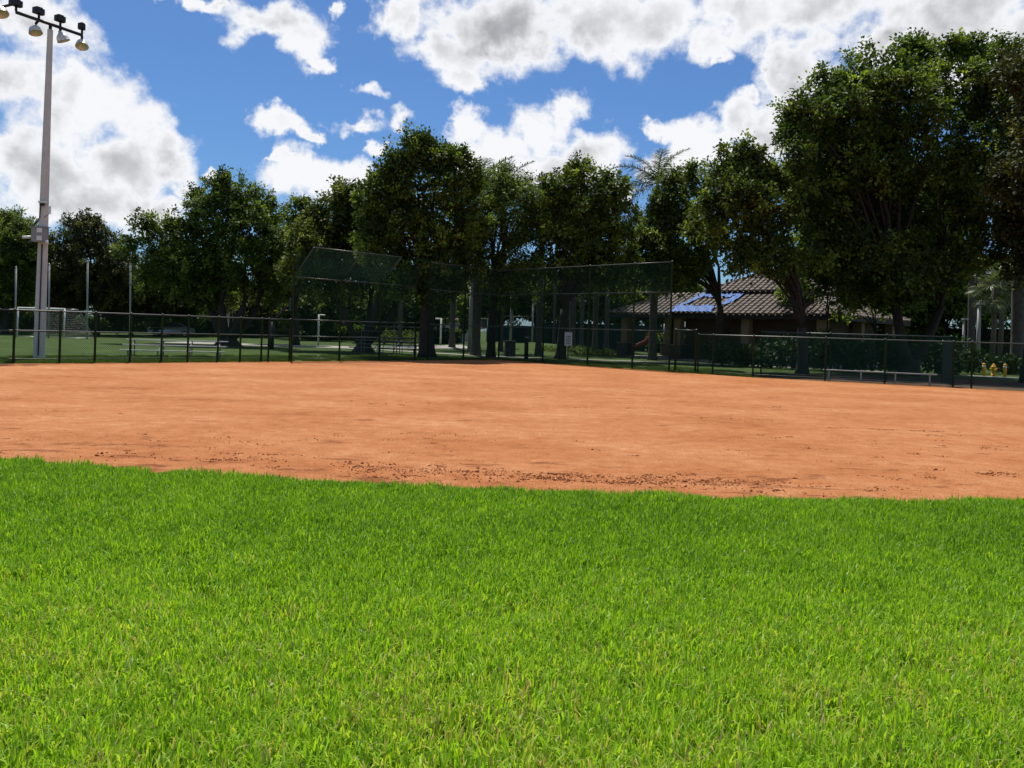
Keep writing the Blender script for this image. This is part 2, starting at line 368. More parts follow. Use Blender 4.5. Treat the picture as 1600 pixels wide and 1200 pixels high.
NLEAF = [0]
def tree(name, label, bx, d, lobes_px, lf, seed, group='park trees around the ball field', trunk_r=0.3, fork=2.2, stems=1, leaf=0.20, clump=0.48, per=46, dens=2.6, deep=1.0, lean=0.0, extra=3, wf=0.30, limbs=True, bark='bark', inner=0.5, nolimb=()):
    rng = np.random.default_rng(seed); rnd = random.Random(seed)
    base = G(bx, d); root = empty(name, base, label, 'tree', group)
    lobes = []
    for i, (x, y, r) in enumerate(lobes_px):
        rw = r * d / F
        off = rnd.uniform(-1, 1) * deep
        p = P(x, y, d); s = (d + off) / d                    # a little nearer or farther, same bearing
        p = Vector((p.x * s, p.y * s, HC + (p.z - HC) * s))
        lobes.append((np.array(p - base), rw * s))
    for k in range(extra):                                   # lobes that give the crown its depth behind
        c, r = lobes[rnd.randrange(len(lobes))]
        lobes.append((c + np.array([rnd.uniform(-.5, .5), deep * rnd.uniform(.8, 1.8) + .4, -rnd.uniform(.1, .9)]), r * rnd.uniform(.8, 1.0)))
    for k in range(int(len(lobes_px) * 1.6)):                # sprigs that break the outline
        c, r = lobes[rnd.randrange(len(lobes_px))]
        dd = Vector((rnd.gauss(0, 1), rnd.gauss(0, .8), abs(rnd.gauss(0, .9)) - .2)).normalized()
        lobes.append((c + np.array(dd) * r * rnd.uniform(.82, 1.06), r * rnd.uniform(.22, .38)))
    me = crown_mesh('crown', lobes, LF[lf], rng, clump, leaf, per, dens, wf, inner)
    NLEAF[0] += len(me.polygons)
    inst('crown', me, root)
    # trunk with root flare, then limbs that swing up into the lobes
    top = Vector((lean, 0, fork))
    if stems == 1:
        pts, rad = [], []
        for k in range(8):
            t = k / 7
            pts.append(Vector((lean * t + 0.05 * math.sin(3 * t + seed), 0.05 * math.cos(2.5 * t + seed), -0.1 + (fork + 0.1) * t)))
            rad.append(trunk_r * (1 + 0.45 * math.exp(-t * 9) - 0.18 * t))
        MB().tube(pts, rad, 12).build('trunk', MT[bark], root, True)
        starts = [(pts[-1], rad[-1])]
    else:
        MB().tube([(0, 0, -0.1), (0, 0, .15), (0, 0, 0.4), (0, 0, 0.8)], [trunk_r * (1.5 if stems == 2 else 2.1), trunk_r * (1.25 if stems == 2 else 1.6), trunk_r * 1.15, trunk_r * 1.1], 12).build('trunk', MT[bark], root, True)
        starts = []
        for k in range(stems):
            a = 2 * math.pi * (k + 0.3 * rnd.random()) / stems
            sp = fork * rnd.uniform(0.3, 0.55)
            e = Vector((math.cos(a) * sp * 1.5, math.sin(a) * sp * .7, fork * rnd.uniform(.85, 1.15)))
            st = Vector((math.cos(a) * trunk_r * .5, math.sin(a) * trunk_r * .5, 0.55))
            mid = st.lerp(e, .5) + Vector((0, 0, -0.12 * fork))
            r0 = trunk_r * rnd.uniform(.5, .68)
            MB().tube([st, st.lerp(mid, .6), mid, e], [r0, r0 * .95, r0 * .85, r0 * .72], 9).build('stem', MT[bark], root, True)
            starts.append((e, r0 * .72))
    if limbs:
        for i, (c, r) in enumerate(lobes[:len(lobes_px) + extra]):
            e = Vector(c) + Vector((0, 0, r * .2))
            s, r0 = min(starts, key=lambda q: (q[0] - e).length)
            if e.z < s.z + 0.3: continue
            rl = max(0.035, min(r0 * .62, 0.03 + r * 0.075))
            ln = (e - s).length
            c1 = s + Vector((0, 0, ln * .30)) + (e - s) * .12 + Vector((rnd.uniform(-.1, .1), rnd.uniform(-.1, .1), 0)) * ln * .5
            pts = [s - Vector((0, 0, .12))]
            for k in range(1, 7):
                t = k / 6
                pts.append(s * (1 - t) ** 2 + c1 * 2 * t * (1 - t) + e * t * t + Vector((rnd.uniform(-1, 1), rnd.uniform(-1, 1), rnd.uniform(-1, 1))) * ln * .018)
            mb = MB().tube(pts, [rl * (1 - .8 * k / 6) for k in range(7)], 7)
            for k in range(5):                               # twigs reaching for the outside of the lobe
                q = pts[rnd.choice((3, 4, 5, 6))]
                dd = Vector(nrm(rng.normal(size=3))); dd.z = abs(dd.z) * .6
                mb.tube([q, q + dd * r * .45 + Vector((0, 0, .1)), q + dd * r * .9], [rl * .32, rl * .2, rl * .07], 5)
            mb.build('limb', MT[bark], root, True)
    return root

# ------------------------------------------------------------------ ground
LA, LB = (-16.9, 27.1), (-0.70, 44.8)            # left fence line runs A -> backstop apex
RA, RB = (-0.70, 44.8), (10.06, 33.5)            # right line from the apex
RC = (17.3, 29.9); RD = (27.0, 25.2)
def arc_circle():
    p = []
    for x, y in ((0, 721), (800, 771), (1600, 788)):
        a, b = lev(x, y); dd = F * HC / b; p.append((a / F * dd, dd))
    (x1, y1), (x2, y2), (x3, y3) = p
    A = np.array([[x2 - x1, y2 - y1], [x3 - x1, y3 - y1]]) * 2
    B = np.array([x2**2 + y2**2 - x1**2 - y1**2, x3**2 + y3**2 - x1**2 - y1**2])
    c = np.linalg.solve(A, B)
    return c[0], c[1], math.hypot(c[0] - x1, c[1] - y1)
CX, CY, CR = arc_circle()

def groundmat(name, base, dark, lite, s1, s2, bump):
    m = bpy.data.materials.new(name); m.use_nodes = True; t = m.node_tree; b = t.nodes['Principled BSDF']
    b.inputs['Roughness'].default_value = 0.95; b.inputs['Specular IOR Level'].default_value = 0.15
    ps = N(t, 'ShaderNodeNewGeometry').outputs['Position']
    n1 = N(t, 'ShaderNodeTexNoise', inp={'Vector': ps, 'Scale': s1, 'Detail': 8.0, 'Roughness': 0.6}).outputs['Fac']
    n2 = N(t, 'ShaderNodeTexNoise', inp={'Vector': ps, 'Scale': s2, 'Detail': 6.0, 'Roughness': 0.7}).outputs['Fac']
    r = N(t, 'ShaderNodeValToRGB', inp={0: M(t, 'ADD', M(t, 'MULTIPLY', n1, 0.55), M(t, 'MULTIPLY', n2, 0.45))})
    e = r.color_ramp.elements; e.new(0.5)
    for k, (p, c) in enumerate(((0.34, dark), (0.5, base), (0.66, lite))): e[k].position = p; e[k].color = (*c, 1)
    t.links.new(r.outputs[0], b.inputs['Base Color'])
    bp = N(t, 'ShaderNodeBump', inp={'Height': n2, 'Strength': bump, 'Distance': 0.05})
    t.links.new(bp.outputs[0], b.inputs['Normal'])
    return m
MT['park'] = groundmat('park_turf', (0.040, 0.072, 0.013), (0.018, 0.040, 0.008), (0.080, 0.110, 0.024), 0.5, 14.0, 0.9)
MT['soil'] = groundmat('lawn_soil', (0.045, 0.060, 0.015), (0.022, 0.030, 0.010), (0.075, 0.075, 0.028), 2.0, 30.0, 0.8)
MT['mulch'] = groundmat('leaf_litter', (0.085, 0.055, 0.038), (0.035, 0.024, 0.017), (0.17, 0.115, 0.085), 1.2, 16.0, 1.0)

def dirtmat():
    m = bpy.data.materials.new('orange_clay'); m.use_nodes = True; t = m.node_tree; b = t.nodes['Principled BSDF']
    b.inputs['Roughness'].default_value = 0.95; b.inputs['Specular IOR Level'].default_value = 0.12
    ps = N(t, 'ShaderNodeNewGeometry').outputs['Position']
    # rake marks: stretched along the drag direction (nearly across the view)
    st = VM(t, 'MULTIPLY', N(t, 'ShaderNodeVectorRotate', rotation_type='Z_AXIS', inp={'Vector': ps, 'Angle': 0.12}).outputs[0], (0.10, 1.0, 1.0))
    big = N(t, 'ShaderNodeTexNoise', inp={'Vector': VM(t, 'MULTIPLY', ps, (0.75, 1, 1)), 'Scale': 0.5, 'Detail': 5.0, 'Roughness': 0.6}).outputs['Fac']
    strk = N(t, 'ShaderNodeTexNoise', inp={'Vector': st, 'Scale': 3.2, 'Detail': 6.0, 'Roughness': 0.65}).outputs['Fac']
    fine = N(t, 'ShaderNodeTexNoise', inp={'Vector': ps, 'Scale': 26.0, 'Detail': 6.0, 'Roughness': 0.75}).outputs['Fac']
    midn = N(t, 'ShaderNodeTexNoise', inp={'Vector': ps, 'Scale': 3.6, 'Detail': 7.0, 'Roughness': 0.72}).outputs['Fac']
    grain = N(t, 'ShaderNodeTexNoise', inp={'Vector': ps, 'Scale': 75.0, 'Detail': 3.0, 'Roughness': 0.8}).outputs['Fac']
    v = M(t, 'ADD', M(t, 'ADD', M(t, 'MULTIPLY', big, 0.22), M(t, 'MULTIPLY', strk, 0.08)), M(t, 'ADD', M(t, 'MULTIPLY', midn, 0.24), M(t, 'ADD', M(t, 'MULTIPLY', fine, 0.26), M(t, 'MULTIPLY', grain, 0.20))))
    r = N(t, 'ShaderNodeValToRGB', inp={0: v}); e = r.color_ramp.elements; e.new(0.5); e.new(0.6)
    for k, (p, c) in enumerate(((0.41, (0.200, 0.062, 0.019)), (0.47, (0.325, 0.119, 0.041)), (0.53, (0.385, 0.162, 0.066)), (0.59, (0.49, 0.262, 0.132)))): e[k].position = p; e[k].color = (*c, 1)
    # damp, churned patches: darker red clay where the ground was dug
    pn = N(t, 'ShaderNodeTexNoise', inp={'Vector': VM(t, 'MULTIPLY', ps, (0.55, 1.3, 1)), 'Scale': 1.7, 'Detail': 7.0, 'Roughness': 0.72}).outputs['Fac']
    ed = VM(t, 'DISTANCE', VM(t, 'MULTIPLY', ps, (1, 1, 0)), (CX, CY, 0))
    near = SS(t, ed, CR - 3.2, CR - 0.6, 0.0, 0.055)
    pm = SS(t, M(t, 'ADD', pn, near), 0.60, 0.69)
    mx = N(t, 'ShaderNodeMix', data_type='RGBA', inp={'Factor': M(t, 'MULTIPLY', pm, 0.75)})
    t.links.new(r.outputs[0], mx.inputs['A']); mx.inputs['B'].default_value = (0.135, 0.036, 0.013, 1)
    t.links.new(mx.outputs['Result'], b.inputs['Base Color'])
    drag = N(t, 'ShaderNodeTexNoise', inp={'Vector': VM(t, 'MULTIPLY', N(t, 'ShaderNodeVectorRotate', rotation_type='Z_AXIS', inp={'Vector': ps, 'Angle': -0.2}).outputs[0], (0.05, 1.0, 1.0)), 'Scale': 9.0, 'Detail': 3.0, 'Roughness': 0.7, 'Distortion': 0.6}).outputs['Fac']
    h = M(t, 'ADD', M(t, 'ADD', fine, M(t, 'MULTIPLY', drag, 0.9)), M(t, 'ADD', M(t, 'MULTIPLY', strk, 0.8), M(t, 'MULTIPLY', pm, 1.0)))
    bp = N(t, 'ShaderNodeBump', inp={'Height': h, 'Strength': 0.55, 'Distance': 0.06})
    t.links.new(bp.outputs[0], b.inputs['Normal'])
    return m
MT['dirt'] = dirtmat()

def mound(x, y): return 0.75 * math.exp(-((x - 1.0) / 7.0) ** 2 - ((y - 69) / 9.0) ** 2)
def ground():
    xs = np.unique(np.concatenate([np.linspace(-1500, -60, 14), np.linspace(-60, 60, 97), np.linspace(60, 1500, 14)]))
    ys = np.unique(np.concatenate([np.linspace(-400, -10, 6), np.linspace(-10, 110, 97), np.linspace(110, 2000, 14)]))
    X, Y = np.meshgrid(xs, ys)
    Z = -0.012 + 0.75 * np.exp(-((X - 1.0) / 7.0) ** 2 - ((Y - 69) / 9.0) ** 2)
    V = np.stack([X, Y, Z], -1).reshape(-1, 3); nx = len(xs)
    i = (np.arange(len(ys) - 1)[:, None] * nx + np.arange(nx - 1)[None]).ravel()
    me = np_mesh('ground', V, np.stack([i, i + 1, i + 1 + nx, i + nx], 1), MT['park'], smooth=True)
    tag(link(bpy.data.objects.new('ground', me)), 'mown park grass beyond the green fence running back to the hedge', kind='structure')
ground()
def flat(name, pts, z, m, label):
    mb = MB().add([(x, y, z) for x, y in pts], [tuple(range(len(pts)))])
    return tag(mb.build(name, m), label, kind='structure')
# lawn soil under the near turf
flat('lawn', [(-40, -30), (40, -30), (40, 40), (30, 24.5), (10, 12), (-40, 12)][:0] or [(-30, -20), (30, -20), (30, 23), (-30, 23)], -0.006, MT['soil'], 'near lawn of bright green grass in front of the dirt')
# infield clay: circle cut by the fence lines
def infield():
    pts = []
    for k in range(-70, 71):
        a = R_(-90 + k)
        pts.append((CX + CR * math.cos(a), CY + CR * math.sin(a)))
    pts = [p for p in pts if p[1] < LA[1] + (p[0] - LA[0]) * 1.0926 - .05 and p[1] < RC[1] - (p[0] - RC[0]) * .4845 - .05]
    offl = (0.73, -0.68)
    pts += [(RC[0] + .05, RC[1] + .05), (RB[0], RB[1]), (LB[0], LB[1]), (LA[0], LA[1])]
    mb = MB().add([(CX, CY - 4, 0)] + [(x, y, 0) for x, y in pts], [(0, i, i % len(pts) + 1) for i in range(1, len(pts) + 1)])
    tag(mb.build('infield_dirt', MT['dirt']), 'raked orange clay infield between the lawn and the green fence', kind='structure')
    return
    flat('infield_dirt', pts, 0.0, MT['dirt'], 'raked orange clay infield between the lawn and the green fence')
infield()
def strip(name, pts, w, z, m, label):
    mb = MB(); n = len(pts); L_, R2 = [], []
    for i, p in enumerate(pts):
        a, b = pts[max(i - 1, 0)], pts[min(i + 1, n - 1)]
        dx, dy = b[0] - a[0], b[1] - a[1]; l = math.hypot(dx, dy)
        nx, ny = -dy / l * w / 2, dx / l * w / 2
        L_.append((p[0] + nx, p[1] + ny)); R2.append((p[0] - nx, p[1] - ny))
    for i in range(n - 1):
        a, b, c, d = R2[i], R2[i + 1], L_[i + 1], L_[i]
        zz = [z + mound(*q) for q in (a, b, c, d)]
        mb.add([(a[0], a[1], zz[0]), (b[0], b[1], zz[1]), (c[0], c[1], zz[2]), (d[0], d[1], zz[3]), (a[0], a[1], -.1), (b[0], b[1], -.1), (c[0], c[1], -.1), (d[0], d[1], -.1)],
               [(0, 1, 2, 3), (1, 0, 4, 5), (3, 2, 6, 7)])
    return tag(mb.build(name, m), label, kind='structure')
strip('path', [(-14.0, 58.5), (-9, 56.5), (-5, 52.8), (-2.2, 50.4), (1, 49.6), (3.4, 49.2), (7, 49.0), (11.5, 48.6), (16, 46.6), (20.5, 44.2), (25.5, 41.2), (34, 36)], 0.9, 0.02, MT['pathc'], 'narrow concrete path winding past the pavilion behind the fence')
strip('court', [(-26, 61), (-17, 60.5), (-10.5, 61.5), (-3.5, 63)], 5.0, 0.012, MT['pathc'], 'pale concrete court surface behind the spreading trees')
flat('mulch_bed', [(10.6, 33.7), (17.4, 30.4), (27.5, 25.6), (30, 31), (22, 38), (16, 39.5), (12.5, 38)], -0.004, MT['mulch'], 'brown leaf litter under the large trees behind the dugout')

# ------------------------------------------------------------------ fences
GRP_FENCE = 'green chain link fences round the infield'
WIRES = {}
def wire_mesh(w, h, pitch=0.075, t=0.0062):
    """chain link fabric as two sets of crossing wires clipped to a w x h panel"""
    key = (round(w, 2), round(h, 2), pitch, t)
    if key in WIRES: return WIRES[key]
    mb = MB(); w, h = key[0], key[1]
    n = int((w + h) / pitch) + 1
    for s in (1, -1):
        for k in range(1, n):
            c = k * pitch
            x0, z0 = (c, 0) if c < w else (w, c - w)
            x1, z1 = (0, c) if c < h else (c - h, h)
            if s < 0: x0, x1 = w - x0, w - x1
            y = 0.003 * s
            dx, dz = x1 - x0, z1 - z0; l = math.hypot(dx, dz)
            if l < 0.02: continue
            nx, nz = -dz / l * t / 2, dx / l * t / 2
            vs = [(x0 + nx, y - t * .29, z0 + nz), (x0 - nx, y - t * .29, z0 - nz), (x0, y + t * .58, z0), (x1 + nx, y - t * .29, z1 + nz), (x1 - nx, y - t * .29, z1 - nz), (x1, y + t * .58, z1)]
            mb.add(vs, [(0, 1, 4, 3), (1, 2, 5, 4), (2, 0, 3, 5)])
    WIRES[key] = mb.mesh('wire_mesh', MT['wire']); return WIRES[key]
def post_mesh(h, r):
    return MB().lathe([(r, -0.1), (r, h), (r * 1.25, h), (r * 1.25, h + .025), (r * .6, h + .06)], n=8).mesh('post', MT['green'], True)
def fence(label, pts, h, rails, post_r=0.042, rail_r=0.027, meshes=None, heights=None, pitch=0.075, name='chain_link_fence', group=GRP_FENCE, skip=()):
    root = empty(name, (pts[0][0], pts[0][1], 0), label, 'fence', group)
    pm = post_mesh(h, post_r); o = Vector((pts[0][0], pts[0][1], 0))
    for i, p in enumerate(pts):
        inst('post', pm, root, Vector((p[0], p[1], 0)) - o)
    for rz in rails:
        mb = MB().tube([Vector((p[0], p[1], rz)) - o for p in pts], rail_r if rz > 0.3 else rail_r * .6, 8)
        mb.build('rail', MT['railgreen'], root, True)
    for i in range(len(pts) - 1):
        if i in skip: continue
        a, b = pts[i], pts[i + 1]; l = math.hypot(b[0] - a[0], b[1] - a[1])
        inst('wire_mesh', wire_mesh(l, h - .08, pitch), root, Vector((a[0], a[1], .05)) - o, (0, 0, math.atan2(b[1] - a[1], b[0] - a[0])))
    return root
xs_left = [-130, -50, 21, 93, 148, 203, 252, 293, 340, 375, 408, 419, 452]
ptsL = [on_line(x, LA, LB) for x in xs_left]
fence('green chain link fence from the floodlight pole to the backstop', ptsL, 1.82, [1.82, 1.12, 0.16])
# little white sign cap on the gate post
ptsB = [on_line(x, LA, LB) for x in (452, 530, 592, 648)]
ptsB[0] = (ptsB[0][0] + .07, ptsB[0][1] + .077)
bl = fence('tall left wing of the backstop with an overhanging top of chain link', ptsB, 4.62, [3.70, 1.84, 1.10, 0.12], 0.045, 0.028, name='backstop', group='tall backstop wings', pitch=0.066)
def overhang():
    o = Vector((ptsB[0][0], ptsB[0][1], 0)); dirv = (Vector((LB[0], LB[1], 0)) - Vector((LA[0], LA[1], 0))).normalized()
    inn = Vector((dirv.y, -dirv.x, 0))
    ends = []
    for p in ptsB[:3]:
        q = Vector((p[0], p[1], 3.70)) - o; e = q + inn * 1.5 + Vector((0, 0, 1.22)); ends.append((q, e))
        MB().tube([q, e], 0.026, 8).build('strut', MT['railgreen'], bl, True)
    MB().tube([ends[0][1], ends[-1][1]], 0.028, 8).build('rail', MT['railgreen'], bl, True)
    for i in range(2):
        l = (ends[i + 1][0] - ends[i][0]).length; hh = (ends[0][1] - ends[0][0]).length
        ob = inst('wire_mesh', wire_mesh(l, hh, 0.095), bl)
        ux = dirv; uz = (ends[i][1] - ends[i][0]).normalized(); uy = uz.cross(ux)
        ob.matrix_local = Matrix.Translation(ends[i][0]) @ Matrix((ux, uy, uz)).transposed().to_4x4()
overhang()
ptsR = [on_line(668, LA, LB), on_line(724, LA, LB), LB] + [on_line(x, RA, RB) for x in (848, 918, 988, 1046)]
fence('tall right wing of the backstop turning the corner toward the pavilion', ptsR, 5.0, [5.0, 3.62, 1.84, 0.12], 0.045, 0.026, name='backstop', group='tall backstop wings', pitch=0.066)
ptsD = [on_line(x, RA, RB) for x in (1052, 1087, 1114, 1177)]; ptsD[0] = (ptsD[0][0] + .08, ptsD[0][1] - .08)
fence('short green gate section beside the right backstop wing', ptsD[:2], 1.9, [1.9, 0.12], 0.05)
ptsF = [(ptsD[1][0] + .09, ptsD[1][1] - .09), ptsD[2], ptsD[3]] + [on_line(x, RB, RC) for x in (1290, 1383, 1490)] + [on_line(1519, RB, RC)] + [on_line(x, RC, RD) for x in (1660, 1760)]
fr = fence('low front fence of the dugout beside the dirt', ptsF, 1.72, [1.72, 0.12], 0.036)
nv = Vector((0.447, 0.894, 0))
ptsK = [(p[0] + nv.x * 2.0, p[1] + nv.y * 2.0) for p in (ptsF[2], ptsF[3], ptsF[4], ptsF[5])]
fence('back fence of the dugout behind the long white bench', ptsK, 1.92, [1.92, 0.12], 0.034)
# solid end panel of the dugout
e0, e1 = on_line(1471, RB, RC), on_line(1491, RB, RC)
ep0, ep1 = Vector((e0[0], e0[1], 0)) + nv * .12, Vector((e1[0], e1[1], 0)) + nv * 1.0
pr = empty('dugout_screen', ep0, 'dark green fabric screen closing the end of the dugout', 'screen')
dd = ep1 - ep0; ang = math.atan2(dd.y, dd.x)
MB().box((dd.x / 2, dd.y / 2, .9), (dd.length - .16, .03, 1.6), ang).build('fabric', MT['screen'], pr)
MB().tube([(dd.x * .04, dd.y * .04, 1.74), (dd.x * .96, dd.y * .96, 1.74)], .022, 8).build('rail', MT['railgreen'], pr, True)

# dugout bench
b0 = on_line(1283, RB, RC); b1 = on_line(1466, RB, RC)
B0, B1 = Vector((b0[0], b0[1], 0)) + nv * .7, Vector((b1[0], b1[1], 0)) + nv * .7
bd = B1 - B0; ba = math.atan2(bd.y, bd.x)
br = empty('dugout_bench', B0, 'long backless white bench inside the dugout', 'bench')
MB().box((bd.x / 2, bd.y / 2, .42), (bd.length, .27, .045), ba, .01).build('seat', MT['palegrey'], br)
for t in (.06, .35, .65, .94):
    q = bd * t
    MB().box((q.x, q.y, .2), (.06, .22, .396), ba).build('leg', MT['steel'], br)

# ------------------------------------------------------------------ floodlight pole
pb = G(61, 31.0); ptop = P(78.5, 47, 31.0)
pole = empty('floodlight_pole', pb, 'tall concrete pole with four sports floodlights behind the left fence', 'floodlight')
tl = ptop - pb
def pole_at(t): return Vector((tl.x * t ** 1.15, tl.y * t, tl.z * t))
def square_column(pts, w):
    mb = MB(); vs, fs = [], []
    for p, s in zip(pts, w):
        h = s / 2; b = h * .25
        for x, y in ((-h + b, -h), (h - b, -h), (h, -h + b), (h, h - b), (h - b, h), (-h + b, h), (-h, h - b), (-h, -h + b)):
            c_, s_ = math.cos(.5), math.sin(.5)
            vs.append((p.x + x * c_ - y * s_, p.y + x * s_ + y * c_, p.z))
    n = len(pts)
    for i in range(n - 1):
        for k in range(8): fs.append((i * 8 + k, i * 8 + (k + 1) % 8, i * 8 + 8 + (k + 1) % 8, i * 8 + 8 + k))
    fs.append(tuple(range((n - 1) * 8, n * 8)))
    return mb.add(vs, fs)
ts = [0, .1, .2, .35, .5, .7, .85, 1]
square_column([pole_at(t) - Vector((0, 0, .2 if t == 0 else 0)) for t in ts], [.41 - .22 * t for t in ts]).build('pole', MT['concrete'], pole)
def onpole(y):   # photo row -> height fraction
    a, b = lev(65, y); return (HC - b * 31 / F) / tl.z
# conduit up the front to the box
fd = Vector((0.12, -1, 0)).normalized()
MB().tube([pole_at(t) + fd * (.22 - .10 * t) + Vector((.06, 0, 0)) for t in (0.01, .1, .2, onpole(382))], .022, 6).build('conduit', MT['black'], pole, True)
tb = onpole(368); cb = pole_at(tb)
eb = MB().box((cb.x + .05, cb.y - .30, cb.z), (.56, .22, .56), .1, .02).build('equipment_box', MT['grey'], pole)
MB().box((cb.x + .05, cb.y - .30, cb.z + .295), (.64, .3, .025), .1).build('lid', MT['grey'], eb)
for dz in (.16, -.14): MB().box((cb.x + .10, cb.y - .425, cb.z + dz), (.2, .02, .17), .1, .01).build('plate', MT['white'], eb)
MB().tube([(cb.x - .26, cb.y - .3, cb.z - .1), (cb.x - .55, cb.y - .42, cb.z - .13)], [.06, .055], 10).build('camera', MT['white'], pole, True)
MB().tube([(cb.x - .18, cb.y - .36, cb.z - .30), (cb.x - .26, cb.y - .48, cb.z - .33)], [.05, .06], 10).build('camera', MT['black'], pole, True)
MB().tube([(cb.x + .28, cb.y - .3, cb.z - .2), (cb.x + .42, cb.y - .4, cb.z - .34)], [.06, .05], 10).build('camera', MT['white'], pole, True)
tu = onpole(321); cu = pole_at(tu)
MB().box((cu.x + .08, cu.y - .24, cu.z + .1), (.3, .14, .06), .1, .02).build('bracket', MT['white'], pole)
MB().box((cu.x + .06, cu.y - .24, cu.z), (.16, .1, .08), .1).build('bracket', MT['black'], pole)
MB().tube([(cu.x + .02, cu.y - .26, cu.z), (cu.x - .0, cu.y - .27, cu.z - .5), (cu.x - .16, cu.y - .27, cu.z - .75), (cb.x - .24, cb.y - .28, cb.z + .33)], .02, 6).build('cable', MT['black'], pole, True)
MB().box((cu.x + .34, cu.y - .22, cu.z - .2), (.1, .05, .3), .1, .015).build('antenna', MT['white'], pole)
MB().tube([(cu.x + .12, cu.y - .2, cu.z - .5), (cu.x + .3, cu.y - .21, cu.z - .36), (cu.x + .33, cu.y - .21, cu.z - .22)], .016, 6).build('antenna_arm', MT['grey'], pole, True)
# cross arm
eL, eR = P(25, 19, 29.8) - pb, P(128, 55, 32.0) - pb
zc = (eL.z + eR.z) / 2; eL.z = zc; eR.z = zc
MB().tube([eL, eR], .065, 8).build('crossarm', MT['black'], pole, True)
mid = eL.lerp(eR, .5); tp = pole_at(1)
MB().tube([tp - Vector((0, 0, .1)), Vector((tp.x, tp.y, zc))], .06, 8).build('mount', MT['black'], pole, True)
ad = (eR - eL).normalized()
for k, (t, aim, bx) in enumerate(((0.0, Vector((.42, -.2, -.85)), .9), (.33, Vector((.30, -.12, -.95)), .8), (.655, Vector((.32, .25, -.9)), .75), (1.0, Vector((.22, -.38, -.9)), .5))):
    p = eL.lerp(eR, t); aim.normalize()
    lamp = MB().box((p.x - .02, p.y, p.z + .34), (.42 * bx + .06, .26, .2), math.atan2(ad.y, ad.x) if k < 3 else .4, .05)
    lamp.box((p.x - .02, p.y, p.z + .46), (.30 * bx, .2, .05), math.atan2(ad.y, ad.x), .03)
    h = lamp.build('ballast_box', MT['black'], pole)
    MB().tube([(p.x, p.y, p.z + .04), (p.x, p.y, p.z + .26)], .045, 8).build('stand', MT['black'], h, True)
    off = Vector((-.55, -.1, .12)) if k == 0 else Vector((-.16 if k == 1 else .02, -.02, -.22))
    q = p + off
    MB().tube([p + (Vector((-.1, 0, .3)) if k == 0 else Vector((0, 0, 0))), q], .05, 8).build('knuckle', MT['black'], pole, True)
    lampb = MB().lathe([(.05, -.08), (.065, -.02), (.10, .015), (.15, .06), (.195, .125), (.222, .21), (.235, .30), (.245, .315), (.23, .315), (.218, .28)], (q, aim), 20).build('floodlight', MT['reflector'], pole, True)
    MB().lathe([(.212, .262), (.212, .272)], (q, aim), 20).build('lens', MT['glass'], lampb)

# ------------------------------------------------------------------ soccer goal, net poles
def goal():
    a, b = P(27, 524, 64.5), P(100, 527, 63.5); a.z = b.z = 0
    root = empty('soccer_goal', a, 'white soccer goal with a net behind the left fence', 'goal')
    b = b - a; a = Vector((0, 0, 0)); h = 2.3
    dn = Vector((.75, .66, 0))
    up = Vector((0, 0, h))
    for p in (a, b): MB().tube([p, p + up], .06, 8).build('goal_post', MT['white'], root, True)
    MB().tube([a + up, b + up], .06, 8).build('crossbar', MT['white'], root, True)
    back = dn * 2.2
    nt = MB()
    for p in (a, b):
        MB().tube([p + up, p + up + dn * .9, p + up + dn * 1.2 - Vector((0, 0, .35)), p + back], .03, 6).build('net_stay', MT['steel'], root, True)
        MB().tube([p, p + back], .03, 6).build('ground_bar', MT['steel'], root, True)
    MB().tube([a + back, b + back], .03, 6).build('ground_bar', MT['steel'], root, True)
    def prof(t):
        L1 = .9
        return up + dn * (t / .35 * L1) if t < .35 else (up + dn * .9).lerp(dn * 2.2, (t - .35) / .65)
    for k in range(27):
        p = a.lerp(b, k / 26)
        nt.tube([p + prof(t) for t in (0, .35, .55, .8, 1)], .004, 3)
    for k in range(1, 24):
        nt.tube([a + prof(k / 24), b + prof(k / 24)], .004, 3)
    nt.build('net', MT['net'], root)
goal()
GP = 'thin netting poles behind the soccer goal'
for (x, y, d, lb) in ((24, 418, 60, 'thin grey netting pole at the edge of the view behind the goal'), (76, 413, 62, 'thin grey netting pole just beside the concrete floodlight pole'), (136, 409, 62, 'thin grey netting pole behind the end of the soccer goal'), (203, 407, 60, 'tallest thin grey netting pole above the bleacher end')):
    b = G(x, d); t = P(x + 1, y, d) - b
    po = empty('netting_pole', b, lb, 'pole', GP)
    MB().tube([(0, 0, -.1), (t.x * .5, 0, t.z * .5), (t.x, 0, t.z)], .06, 8).build('pole', MT['palegrey'], po, True)
    MB().lathe([(.06, 0), (.06, .05), (.02, .09)], ((t.x, 0, t.z), (0, 0, 1)), 8).build('cap', MT['steel'], po, True)
    MB().lathe([(.055, -.01), (.09, -.01), (.09, .02), (.055, .02)], ((t.x * .9, 0, t.z * .9), (0, 0, 1)), 8).build('pulley', MT['steel'], po, True)

